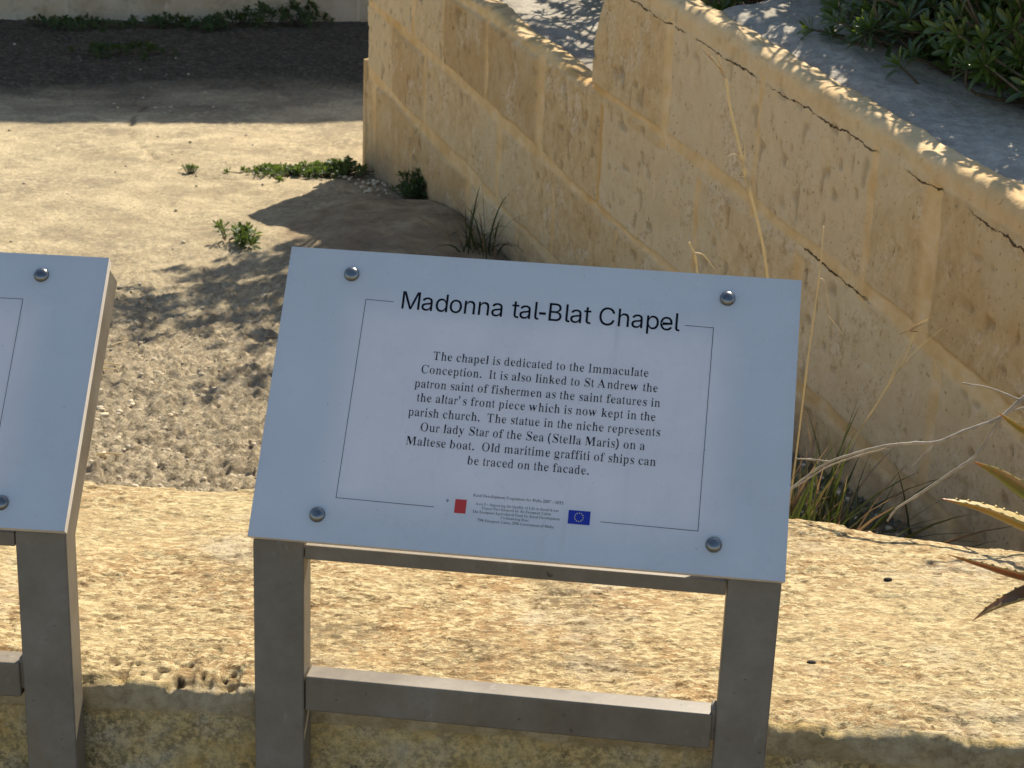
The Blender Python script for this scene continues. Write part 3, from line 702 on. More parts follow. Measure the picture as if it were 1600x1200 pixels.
# ---------------------------------------------------------------- lettering: glyph outlines
SERIF = r"""
% 833 131,185,89,195,58,225,39,273,33,336,39,400,56,447,87,476,131,486,175,476,206,447,225,400,232,336,226,273,207,225,176,195/120,0,386,480,438,480,172,0/131,228,160,240,177,276,183,336,177,397,160,433,131,445,109,438,94,417,85,384,82,336,85,289,94,255,109,235/424,-7,382,3,352,33,333,81,326,144,332,208,350,255,380,284,424,294,468,284,499,255,519,208,525,144,519,81,501,33,469,3/424,36,453,48,470,84,476,144,470,204,453,240,424,252,402,245,387,225,378,191,375,144,378,97,387,63,402,42
' 333 57,306,44,480,107,480,94,306
( 333 126,-106,81,-43,51,28,33,104,27,184,33,265,51,342,81,415,126,480,181,480,140,413,110,340,93,264,87,185,93,108,110,32,140,-40,181,-106
) 333 21,-106,62,-40,91,32,109,108,115,185,109,264,91,340,61,413,20,480,76,480,120,415,151,342,169,265,175,184,169,104,151,28,120,-43,76,-106
, 250 28,-87,47,-3,61,78,124,78,129,71,104,-8,71,-87
- 333 27,154,27,206,189,206,189,154
. 250 89,-9,60,1,51,15,48,36,51,57,60,71,89,81,119,71,129,57,132,36,129,15,119,1
0 500 188,-7,145,1,115,24,77,61,57,111,46,171,43,241,46,311,57,371,77,420,115,456,145,479,189,486,230,479,258,456,297,419,318,370,329,310,333,240,329,171,318,110,297,61,258,24,229,1/188,37,235,50,254,91,265,155,268,240,265,326,254,390,236,429,189,443,140,429,121,390,111,326,107,240,111,155,122,91,140,50
1 500 65,0,76,36,120,36,153,38,168,45,173,79,154,416,96,365,82,351,67,346,56,349,51,359,47,375,49,396,83,412,148,447,189,482,254,482,235,79,239,47,251,38,288,36,316,36,316,0
2 500 24,0,51,69,134,171,201,245,234,307,245,371,242,405,231,427,211,441,174,445,127,438,108,416,99,380,112,329,81,333,61,344,48,365,44,396,49,419,64,441,85,459,107,474,129,483,174,486,228,479,264,456,298,421,308,375,301,329,275,281,226,220,144,138,78,74,244,74,272,77,290,86,302,101,308,120,312,141,318,141,341,0
3 500 163,-7,117,-4,95,5,74,18,61,35,40,54,33,74,34,96,43,113,57,123,76,126,70,89,84,62,113,46,158,40,215,49,236,61,249,79,258,105,261,139,254,174,235,202,196,221,137,227,103,227,104,269,140,269,190,275,221,296,238,327,244,367,241,400,231,424,210,440,169,445,134,441,114,430,99,391,111,341,78,345,58,356,46,374,42,401,53,434,84,461,108,480,173,486,225,479,262,458,297,423,308,377,301,335,281,301,252,275,212,256,262,238,283,222,305,201,320,174,325,138,321,101,309,70,287,44,268,25,219,1
5 500 165,-7,119,-4,99,5,80,18,67,35,45,54,40,75,41,95,49,109,61,118,81,121,76,83,96,52,121,43,154,40,211,50,232,63,245,83,254,111,257,148,250,192,233,223,199,241,146,247,100,243,81,235,60,247,62,480,289,480,312,357,281,357,284,380,276,399,249,406,95,406,94,281,126,288,168,291,224,282,267,256,308,211,320,148,316,108,304,75,283,48,261,27,214,1
7 500 111,0,298,406,107,406,75,398,66,372,62,338,57,338,33,480,326,480,326,447,168,0
9 500 152,-7,120,-4,103,4,91,17,80,33,52,69,56,94,75,107,79,80,93,56,116,41,166,36,221,57,253,122,251,230,195,198,182,188,155,185,115,194,87,220,52,264,42,324,46,369,60,409,86,441,115,466,140,481,177,486,215,480,242,463,280,433,307,390,322,332,325,261,317,157,304,111,284,72,254,39,221,14,193,-2/175,233,220,236,246,245,268,278,262,352,247,403,225,432,189,441,139,434,119,413,107,377,102,328,109,275,129,244
: 278 89,278,60,289,51,303,48,324,51,345,60,359,89,369,119,359,129,345,132,324,129,303,119,289/89,-9,60,1,51,15,48,36,51,57,60,71,89,81,119,71,129,57,132,36,129,15,119,1
A 722 -9,0,16,18,21,21,35,30,55,75,206,466,221,465,363,87,385,34,403,22,416,18,416,0,229,0,256,18,297,25,307,46,294,81,274,132,97,132,73,71,69,59,67,48,73,26,124,18,102,18,102,0/108,161,263,161,177,319
C 667 237,-11,188,-3,145,20,102,56,71,104,52,162,45,228,52,294,70,351,101,399,141,435,190,458,239,465,279,459,334,440,362,435,382,443,387,465,400,465,400,308,388,308,370,364,342,407,303,434,238,443,169,419,127,347,112,226,128,114,170,46,248,24,299,29,336,45,371,71,396,106,408,89,355,33,293,0
D 722 20,0,47,17,61,21,88,30,93,46,94,75,94,374,93,407,86,426,58,435,42,439,15,455,222,455,296,449,341,429,387,396,419,351,439,295,446,228,431,128,388,57,317,14,228,0/222,24,273,30,311,47,338,75,364,139,373,229,357,342,311,410,231,433,185,431,165,423,161,385,161,72,166,34,185,27
E 611 13,0,38,17,54,20,82,30,86,48,88,78,88,369,86,405,80,425,55,435,39,439,15,455,341,455,363,320,351,320,343,373,321,406,279,424,212,430,164,428,150,417,148,388,149,246,177,246,221,252,245,269,258,300,279,345,276,345,276,118,283,118,256,181,245,201,228,213,170,222,149,222,148,67,150,47,154,35,211,28,252,30,296,39,325,53,347,75,365,105,377,143,390,143,344,0
F 556 14,0,39,17,56,23,80,34,85,53,86,84,86,375,84,405,78,423,53,433,37,439,13,455,334,455,355,320,343,320,340,357,330,385,315,406,290,420,250,428,209,431,167,429,148,421,147,398,147,247,173,247,216,253,241,270,254,301,274,347,272,347,272,118,259,118,254,168,241,200,216,218,172,224,147,224,147,81,150,43,155,31,176,24,209,17,209,0
G 722 249,-10,196,-3,143,19,103,55,73,103,53,161,46,229,53,295,72,352,102,399,143,435,190,458,239,465,282,459,338,441,363,436,382,443,389,465,403,465,403,308,390,308,380,346,364,379,344,406,319,426,284,439,240,443,171,419,130,347,114,228,124,135,150,67,177,37,211,19,256,13,296,16,324,27,333,45,336,71,336,128,334,154,328,170,298,179,281,182,281,198,439,198,439,182,425,179,401,171,397,155,396,128,393,29,322,0
I 333 11,0,35,17,48,23,75,32,80,49,82,75,82,387,80,412,76,427,49,435,35,439,11,455,186,455,186,439,173,435,146,427,141,412,139,387,139,77,141,44,157,26,187,17,210,0
L 611 14,0,39,17,55,22,81,32,85,50,87,81,87,379,85,407,80,425,55,434,39,439,15,455,204,455,204,439,177,434,156,427,151,416,148,379,148,83,150,47,162,31,214,28,255,31,297,40,325,56,347,80,363,112,375,154,388,154,343,0
M 889 13,0,39,17,50,22,68,32,74,50,76,79,76,382,90,416,70,432,39,439,39,455,174,455,299,142,423,455,556,455,556,439,540,433,515,423,506,405,509,378,509,85,511,43,525,23,555,17,581,0,398,0,398,17,430,25,444,44,447,83,428,399,268,0,254,0,99,389,94,80,96,48,101,30,122,20,134,17,134,0
O 722 242,-11,203,-6,171,7,131,29,103,58,79,93,61,134,50,179,46,228,50,276,61,321,79,362,103,397,132,426,172,448,200,462,246,466,291,462,317,448,357,427,385,399,408,364,427,323,437,277,441,228,437,179,426,134,408,93,385,58,356,29,315,7,281,-6/253,12,318,36,358,108,373,228,364,321,339,389,300,430,234,443,169,419,129,347,114,228,123,135,149,67,187,26
P 556 14,0,39,17,55,22,80,32,85,50,86,81,86,379,85,406,78,424,55,434,39,439,15,455,194,455,261,452,291,440,317,422,335,398,348,367,352,332,343,280,315,240,273,214,220,206,147,206,147,81,149,50,154,32,179,22,195,17,195,0/147,230,183,230,234,235,265,253,281,283,286,329,281,375,269,406,243,425,189,431,150,424,147,398
Q 722 351,-116,290,-103,240,-64,198,-1,142,21,109,50,83,86,62,129,51,176,46,228,50,276,61,321,79,362,103,397,132,426,172,448,206,462,246,466,285,462,317,448,357,427,385,399,408,364,427,323,438,277,442,228,432,152,404,86,361,34,282,0,309,-45,352,-72,413,-81,456,-73,434,-92,398,-110/253,12,318,36,358,108,374,228,365,321,339,389,300,430,234,443,169,419,129,347,114,228,123,135,149,67,188,26
R 667 14,0,39,17,56,22,81,32,86,50,88,81,88,379,86,406,80,424,56,434,40,439,15,455,200,455,282,448,321,426,355,388,365,334,355,285,326,248,266,224,377,50,397,26,433,17,443,17,444,0,338,0,207,212,149,212,149,81,151,50,156,32,181,22,198,17,198,0/149,234,188,234,241,240,276,258,294,290,300,336,292,389,265,421,207,431,173,429,153,422,149,385
S 556 43,-11,70,158,59,158,75,94,98,50,135,24,197,15,239,20,269,36,286,60,293,89,283,129,243,160,179,191,134,221,104,253,83,289,68,332,67,370,78,403,98,429,134,449,154,462,185,466,229,461,282,448,291,446,303,445,318,450,320,466,336,466,336,319,322,319,316,354,302,385,284,410,261,429,233,441,194,445,156,440,130,426,114,406,108,380,110,356,121,336,172,303,236,273,293,233,310,211,323,188,340,133,340,93,326,58,302,29,263,8,233,-6,192,-10,158,-8,135,1,108,9,82,12,64,7,61,-11
T 611 84,0,109,17,126,21,153,31,159,50,161,81,161,433,137,433,83,426,50,403,32,367,23,318,35,318,10,455,351,455,373,317,361,317,349,382,316,420,246,433,222,433,222,81,224,49,230,30,258,21,300,17,300,0
U 722 248,-13,184,-2,138,29,104,81,94,155,94,379,92,406,86,424,59,434,42,439,42,455,240,455,213,439,180,432,162,415,160,379,161,140,167,88,184,51,216,29,275,22,347,37,384,83,397,159,398,378,396,406,390,423,370,433,355,439,328,455,447,455,447,439,437,432,423,421,418,404,417,378,417,181,406,92,368,32,308,-2
a 444 226,-10,207,-5,201,10,178,35,123,2,85,-9,63,-4,57,11,43,34,35,63,43,104,67,136,112,164,192,190,192,241,188,266,180,282,162,292,131,296,93,290,83,274,88,257,94,231,92,215,87,202,81,194,69,191,56,194,51,203,46,218,44,236,46,259,54,278,71,295,96,308,112,316,144,318,188,312,218,292,238,259,244,210,244,62,241,40,270,34,284,42,271,28,252,-1/134,34,171,41,192,63,177,169,128,151,100,123,89,84,95,46
b 500 39,-11,55,388,50,428,30,439,30,455,124,455,124,279,169,308,199,318,224,313,238,299,259,276,278,245,288,208,291,166,287,118,276,75,257,40,223,13,204,-4,173,-10,144,-1,94,28,46,-11/169,14,203,23,221,49,232,95,237,160,233,213,223,251,206,273,162,280,122,270,112,257,108,242,108,69,112,38,136,20
c 444 156,-10,126,-5,108,11,86,35,58,68,43,106,38,150,41,196,55,237,76,271,106,297,141,313,175,319,210,314,226,298,256,275,262,245,260,228,255,215,250,207,236,204,221,209,214,225,211,251,211,261,211,271,203,290,169,297,127,285,105,248,95,187,100,123,118,76,148,48,204,38,243,47,271,72,280,60,224,21,195,-2
d 500 126,-10,101,-5,87,10,64,35,47,66,38,104,34,147,38,196,48,237,65,272,91,297,106,313,131,318,158,309,201,280,217,401,215,419,209,430,183,439,158,455,263,455,270,75,271,41,287,32,295,28,295,11,264,6,201,-10,201,39,155,2/147,28,171,31,201,41,211,56,217,76,217,242,213,257,203,270,160,281,118,273,102,250,93,210,89,153,92,98,101,58,116,36
e 444 154,-10,123,-5,106,10,85,35,58,69,43,109,38,157,42,201,53,240,72,273,108,298,126,313,157,318,196,309,238,280,260,234,256,173,256,166,99,166,108,97,133,56,190,42,242,53,270,86,280,73,223,27,193,-1/98,192,216,192,216,215,204,277,190,292,155,297,124,286,107,255,99,203
f 333 15,0,42,16,62,22,69,35,71,73,79,277,23,277,23,310,79,310,71,353,77,400,99,436,134,457,174,465,204,460,216,446,245,425,249,400,246,381,241,367,236,358,224,355,205,365,201,376,199,391,205,420,207,426,208,433,203,441,180,443,151,440,140,430,131,390,130,310,176,310,176,277,130,277,130,65,131,40,136,26,160,18,199,16,199,0
g 500 146,-140,97,-136,69,-122,35,-100,25,-75,39,-46,88,-26,62,-1,51,30,45,54,53,74,73,92,115,110,71,135,48,169,40,212,44,242,55,268,72,289,104,305,125,315,157,318,191,315,224,304,290,304,293,268,254,268,269,237,274,203,270,176,260,151,244,131,216,116,197,106,172,103,157,103,138,104,105,94,94,84,89,71,95,55,141,49,175,49,246,40,263,29,276,13,285,-9,298,-37,296,-80,260,-113,219,-133/152,124,192,130,206,146,214,173,217,211,213,249,214,276,202,292,152,297,125,292,109,276,100,249,97,211,100,173,110,146,125,130/161,-116,223,-111,259,-94,272,-66,270,-51,259,-41,205,-34,89,-34,69,-52,62,-73,67,-89,84,-103,115,-113
h 500 16,0,41,16,59,26,63,56,63,399,59,429,46,437,39,440,39,455,133,455,133,267,185,305,219,318,247,306,269,271,281,212,281,56,285,26,296,19,302,16,327,0,206,0,206,16,198,16,224,26,228,56,228,217,222,258,212,268,179,271,138,262,117,235,117,56,120,26,131,19,138,16,162,0
i 278 101,362,86,366,78,376,72,393,70,412,72,432,78,449,86,460,101,463,115,460,123,449,130,432,132,412,130,393,123,376,115,366/18,0,45,16,66,26,71,56,71,252,66,285,45,293,21,310,124,310,130,56,134,26,153,16,180,0
j 278 89,363,76,367,70,378,64,394,63,414,65,434,70,450,77,461,89,465,101,461,108,450,113,434,115,414,113,394,107,378,101,367/30,-140,3,-131,-28,-105,-33,-88,-34,-70,-32,-53,-28,-40,-24,-32,-12,-29,3,-39,8,-51,9,-66,4,-87,0,-103,5,-113,26,-117,52,-113,61,-100,68,-54,68,250,63,284,47,291,40,294,19,310,111,310,118,-21,112,-73,94,-110,65,-133
k 500 16,0,40,16,60,26,63,56,63,398,59,429,47,436,40,439,40,455,133,455,133,169,210,248,222,264,229,278,227,290,188,293,185,293,185,310,287,310,287,293,269,284,242,260,194,209,293,34,306,21,314,16,338,0,214,0,214,16,195,16,232,20,234,32,226,49,146,147,117,134,117,56,120,26,138,16,162,0
l 278 18,0,45,16,66,26,71,56,71,398,66,429,53,436,45,439,45,455,148,455,130,56,134,26,153,16,153,0
m 778 17,0,42,16,61,26,66,56,68,253,61,284,47,291,40,294,40,310,137,310,137,265,190,305,229,318,251,312,262,293,299,261,356,304,390,318,419,306,441,271,454,212,454,56,457,26,470,19,475,16,475,0,353,0,378,16,383,19,395,26,399,56,399,217,393,258,384,268,350,271,322,263,286,237,287,56,290,26,302,19,307,16,307,0,186,0,212,16,217,19,229,26,233,56,233,217,232,258,218,268,183,271,140,262,120,235,120,56,123,27,134,19,140,16,140,0
n 500 16,0,41,16,59,26,63,56,66,253,59,284,46,291,39,294,39,310,133,310,133,267,185,306,219,318,247,306,269,271,281,212,281,56,285,26,296,19,302,16,327,0,206,0,206,16,198,16,224,26,228,56,228,217,222,258,212,268,179,271,137,262,117,235,117,56,120,26,131,19,138,16,162,0
o 500 169,-10,135,-5,111,11,73,37,54,70,42,110,37,154,42,199,54,239,73,272,101,297,134,313,168,318,202,313,235,298,262,273,282,240,294,200,298,154,294,108,282,69,262,36,225,11,202,-5/173,11,204,18,222,39,233,81,238,154,233,227,221,271,203,292,173,299,133,292,115,271,103,227,98,154,103,82,115,39,133,18
p 500 16,-139,40,-124,58,-117,63,-101,64,-64,64,243,58,283,39,295,39,310,129,310,129,263,171,294,183,313,207,319,231,314,246,298,267,274,285,241,295,203,298,160,295,113,285,72,268,38,244,12,229,-5,204,-10,176,1,133,32,117,-58,119,-99,130,-118,153,-123,178,-139/173,28,215,36,230,59,240,99,244,154,241,208,232,248,218,270,176,278,149,267,117,235,117,69,131,38
q 500 157,-139,181,-123,212,-114,216,-102,218,-83,201,29,157,0,127,-9,102,-5,88,10,68,33,48,64,38,101,35,144,39,192,50,234,69,270,103,297,122,313,153,319,182,310,231,281,279,320,287,320,271,-83,274,-113,287,-120,294,-123,318,-139/170,30,204,40,214,52,218,67,218,241,214,271,190,289,156,295,124,286,105,261,93,218,89,156,92,100,102,60,119,37
r 333 14,0,34,16,50,26,53,56,56,252,49,285,33,293,36,310,92,310,109,252,141,280,151,301,162,314,175,318,189,315,195,304,198,287,198,266,204,248,200,234,196,225,186,222,173,231,166,250,142,260,128,255,106,241,100,220,98,192,98,56,99,37,103,25,128,16,128,0
s 389 151,-10,126,-6,96,6,71,9,55,4,48,-9,56,-9,58,105,50,105,60,68,77,39,102,21,140,15,169,18,189,27,199,40,203,58,197,84,170,105,124,130,99,148,81,169,68,193,55,220,55,259,76,291,108,312,141,319,166,316,199,308,206,306,215,305,227,308,230,319,241,319,241,222,228,222,220,254,205,277,183,291,149,296,123,294,106,286,97,274,93,259,101,232,133,212,175,189,198,172,214,151,227,127,240,95,239,51,216,18,184,-3
t 278 103,-9,80,-4,73,10,67,36,56,71,63,279,21,279,39,300,82,369,108,424,118,424,103,310,151,310,151,279,105,279,105,82,109,51,116,43,143,40,162,49,172,75,182,66,143,24,128,-1
u 500 118,-10,92,-3,83,17,62,51,57,97,57,248,53,282,41,291,33,294,10,310,105,310,111,74,119,46,133,38,161,36,202,43,222,66,222,248,216,283,201,291,193,294,170,310,268,310,275,70,280,39,301,30,324,13,269,7,205,-10,205,40,167,19,155,3,140,-7
v 500 142,-10,57,248,43,281,32,290,24,293,-3,310,137,310,137,294,156,294,112,290,109,276,111,268,185,122,241,253,247,272,243,289,222,294,203,310,286,310,286,295,280,289,270,279,255,243,157,-10
w 722 122,-10,36,265,27,284,16,293,16,310,138,310,111,293,96,289,95,276,97,266,101,253,167,127,229,235,219,266,211,288,195,295,195,310,323,310,296,293,281,288,277,276,278,269,279,262,336,141,388,256,393,275,390,289,373,295,373,310,445,310,428,295,417,284,406,258,301,-10,289,-10,223,197,140,-10
x 500 5,0,25,15,43,29,68,56,143,136,63,263,45,285,31,293,31,310,169,310,142,294,121,291,119,280,129,260,183,206,230,257,243,279,241,290,221,294,201,310,290,310,290,296,274,283,248,254,178,184,271,36,281,21,292,15,319,0,182,0,182,16,202,19,206,30,193,59,138,114,91,61,76,34,77,20,114,15,117,15,118,0
y 500 52,-140,34,-137,27,-125,21,-107,9,-84,11,-67,16,-53,22,-43,36,-40,54,-49,58,-61,59,-76,59,-81,59,-87,61,-96,86,-99,104,-92,119,-74,134,-44,146,-5,55,251,44,275,37,287,7,293,-4,293,-5,310,135,310,135,293,112,289,109,275,110,267,114,257,185,119,236,241,242,260,245,274,240,289,221,293,221,310,300,310,281,293,277,290,269,281,254,242,157,-24,122,-96,93,-117,85,-131
z 444 13,0,40,14,188,287,128,287,89,283,64,272,50,250,40,216,45,216,32,310,248,310,248,291,105,25,152,25,201,30,231,44,249,69,260,107,273,107,241,0
– 500 46,154,46,206,322,206,322,154
"""
SANS = r"""
M 833 60,0,60,509,152,509,277,187,287,159,299,123,311,84,322,49,307,49,318,83,330,121,342,158,352,187,476,509,568,509,568,0,504,0,504,291,504,327,505,369,506,413,507,457,513,457,498,409,482,363,467,322,456,291,342,0,286,0,170,291,159,321,145,361,129,408,112,457,119,457,120,416,121,372,122,328,122,291,122,0
a 556 160,-9,126,-5,94,5,68,22,48,45,35,73,30,108,34,138,43,161,58,179,78,193,125,211,178,220,234,227,265,235,273,243,276,255,276,257,267,297,240,322,196,331,149,322,118,301,100,274,41,291,57,322,79,346,104,364,133,375,194,384,239,379,286,360,306,343,322,320,333,290,337,251,337,0,277,0,277,52,272,52,252,25,215,1/170,45,202,49,228,59,248,74,263,93,272,115,276,138,276,190,259,182,231,176,200,171,175,168,134,159,103,139,95,124,92,105,102,72,130,52
d 556 195,-8,151,-2,111,16,79,45,55,84,39,133,34,189,39,245,55,293,79,332,112,361,151,378,196,384,228,381,253,373,287,346,306,319,311,319,311,509,372,509,372,0,313,0,313,59,307,59,287,31,252,4,227,-5/205,47,236,51,263,65,284,86,299,115,309,150,312,189,309,229,300,263,284,291,263,312,237,325,205,330,172,325,145,311,124,290,108,261,99,227,96,189,99,151,109,117,124,88,145,66,172,51
o 556 207,-8,159,-2,117,16,82,46,56,85,40,133,34,187,40,243,56,291,82,330,117,360,159,378,207,384,256,378,299,360,333,330,359,291,376,243,381,187,376,133,359,85,333,46,299,16,256,-2/207,46,242,51,270,66,292,89,307,117,316,151,319,187,316,224,307,258,292,287,270,310,242,325,207,330,173,325,145,310,124,287,108,258,99,224,96,187,99,151,108,117,124,89,145,66,173,51
n 556 114,227,114,0,53,0,53,379,112,379,112,287,102,287,124,332,152,362,187,379,227,384,264,380,295,369,321,349,341,321,353,285,357,240,357,0,296,0,296,235,290,275,273,304,246,323,210,329,184,326,161,317,141,303,126,283,117,257
t 278 204,379,204,327,6,327,6,379/65,471,126,471,126,98,128,76,136,61,150,53,170,50,185,51,202,54,213,2,192,-3,168,-4,125,2,92,21,72,52,65,93
l 222 139,-2,101,3,74,20,58,47,53,84,53,509,114,509,114,99,120,62,130,54,146,52,160,53,170,54,181,3,162,-1
B 667 60,0,60,509,241,509,289,504,329,491,359,469,381,442,394,410,398,374,395,344,387,320,356,286,315,267,315,262,339,257,363,245,385,227,402,203,414,173,418,136,413,100,400,67,377,39,344,18,301,4,247,0/125,57,245,57,296,63,330,80,349,105,355,137,352,161,342,184,327,203,306,218,279,228,248,231,125,231/125,285,238,285,288,296,308,309,323,326,333,348,336,372,330,403,313,429,283,446,240,452,125,452
C 722 267,-7,205,1,150,25,104,63,70,115,48,179,40,254,48,329,70,393,104,445,150,484,205,508,267,516,340,504,373,490,402,471,427,447,448,418,463,385,473,348,408,348,389,395,357,428,315,449,267,456,223,450,184,432,150,403,125,364,109,314,103,254,109,194,125,145,151,105,184,76,223,59,267,53,315,60,357,81,389,114,408,160,473,160,463,124,448,91,428,62,402,38,373,19,341,5,305,-4
h 556 114,227,114,0,53,0,53,509,114,509,114,287,102,287,124,332,152,362,187,379,227,384,264,380,295,369,321,349,341,321,353,285,357,240,357,0,296,0,296,235,290,275,273,304,246,323,210,329,184,326,161,317,141,303,126,283,117,257
p 556 53,-143,53,379,112,379,112,319,118,319,137,346,171,373,197,381,229,384,274,378,313,361,345,332,370,293,385,245,390,189,385,133,370,84,346,45,313,16,274,-2,229,-8,198,-5,173,4,138,31,118,59,114,59,114,-143/220,47,253,51,279,66,301,88,316,117,325,151,328,189,325,227,316,261,301,290,280,311,253,325,220,330,188,325,161,312,140,291,125,263,116,229,113,189,116,150,125,115,140,86,162,65,188,51
e 556 212,-8,161,-2,117,16,82,46,56,85,40,132,34,187,39,242,55,290,81,329,115,359,157,378,205,384,266,374,294,361,319,341,341,315,357,282,368,242,371,194,371,169,75,169,75,221,338,221,310,202,307,237,298,269,283,294,263,314,237,326,205,330,173,326,146,313,125,294,109,270,99,241,96,211,96,178,100,139,110,106,128,80,151,61,179,50,212,46,254,53,285,73,306,105,365,91,353,63,335,39,311,19,283,4,249,-5
- 333 22,152,212,152,212,223,22,223
"""

def parse_font(txt, capscale):
    out = {}
    for ln in txt.strip('\n').split('\n'):
        ch, adv, rest = ln.split(' ', 2)
        pol = []
        for p in rest.split('/'):
            v = list(map(int, p.split(',')))
            pol.append([(v[i] * capscale / 1000, v[i + 1] * capscale / 1000) for i in range(0, len(v), 2)])
        out[ch] = (int(adv) / 1000, pol)
    return out

FONT = dict(serif=parse_font(SERIF, 1.455), sans=parse_font(SANS, 1.407))

def text_polys(txt, font, spacewidth):
    x = 0.0; res = []
    for ch in txt:
        if ch == ' ':
            x += spacewidth; continue
        adv, pol = FONT[font][ch]
        if ch == "'":
            pol = [[(a, b) for a, b in p] for p in pol]
        for p in pol: res.append([(a + x, b) for a, b in p])
        x += adv
    return res, x

def fill_mesh(polys):
    cu = bpy.data.curves.new("glyphs", 'CURVE')
    cu.dimensions = '2D'
    cu.fill_mode = 'FRONT'
    for p in polys:
        sp = cu.splines.new('POLY')
        sp.points.add(len(p) - 1)
        sp.points.foreach_set('co', [c for q in p for c in (q[0], q[1], 0.0, 1.0)])
        sp.use_cyclic_u = True
    o = bpy.data.objects.new("glyphs", cu)
    C.objects.link(o)
    dg = bpy.context.evaluated_depsgraph_get()
    me = bpy.data.meshes.new_from_object(o.evaluated_get(dg))
    bpy.data.objects.remove(o)
    bpy.data.curves.remove(cu)
    return me

# ---------------------------------------------------------------- the two lectern signs
SW, SH = 0.700, 0.4116

def box_bm(bm, x0, x1, y0, y1, z0, z1, bev=0.0):
    vs_ = [bm.verts.new(p) for p in ((x0, y0, z0), (x1, y0, z0), (x1, y1, z0), (x0, y1, z0), (x0, y0, z1), (x1, y0, z1), (x1, y1, z1), (x0, y1, z1))]
    fs = [bm.faces.new([vs_[i] for i in f]) for f in ((0, 3, 2, 1), (4, 5, 6, 7), (0, 1, 5, 4), (1, 2, 6, 5), (2, 3, 7, 6), (3, 0, 4, 7))]
    if bev:
        ed = list({e for f in fs for e in f.edges})
        bmesh.ops.bevel(bm, geom=ed, offset=bev, segments=2, affect='EDGES', profile=0.6)

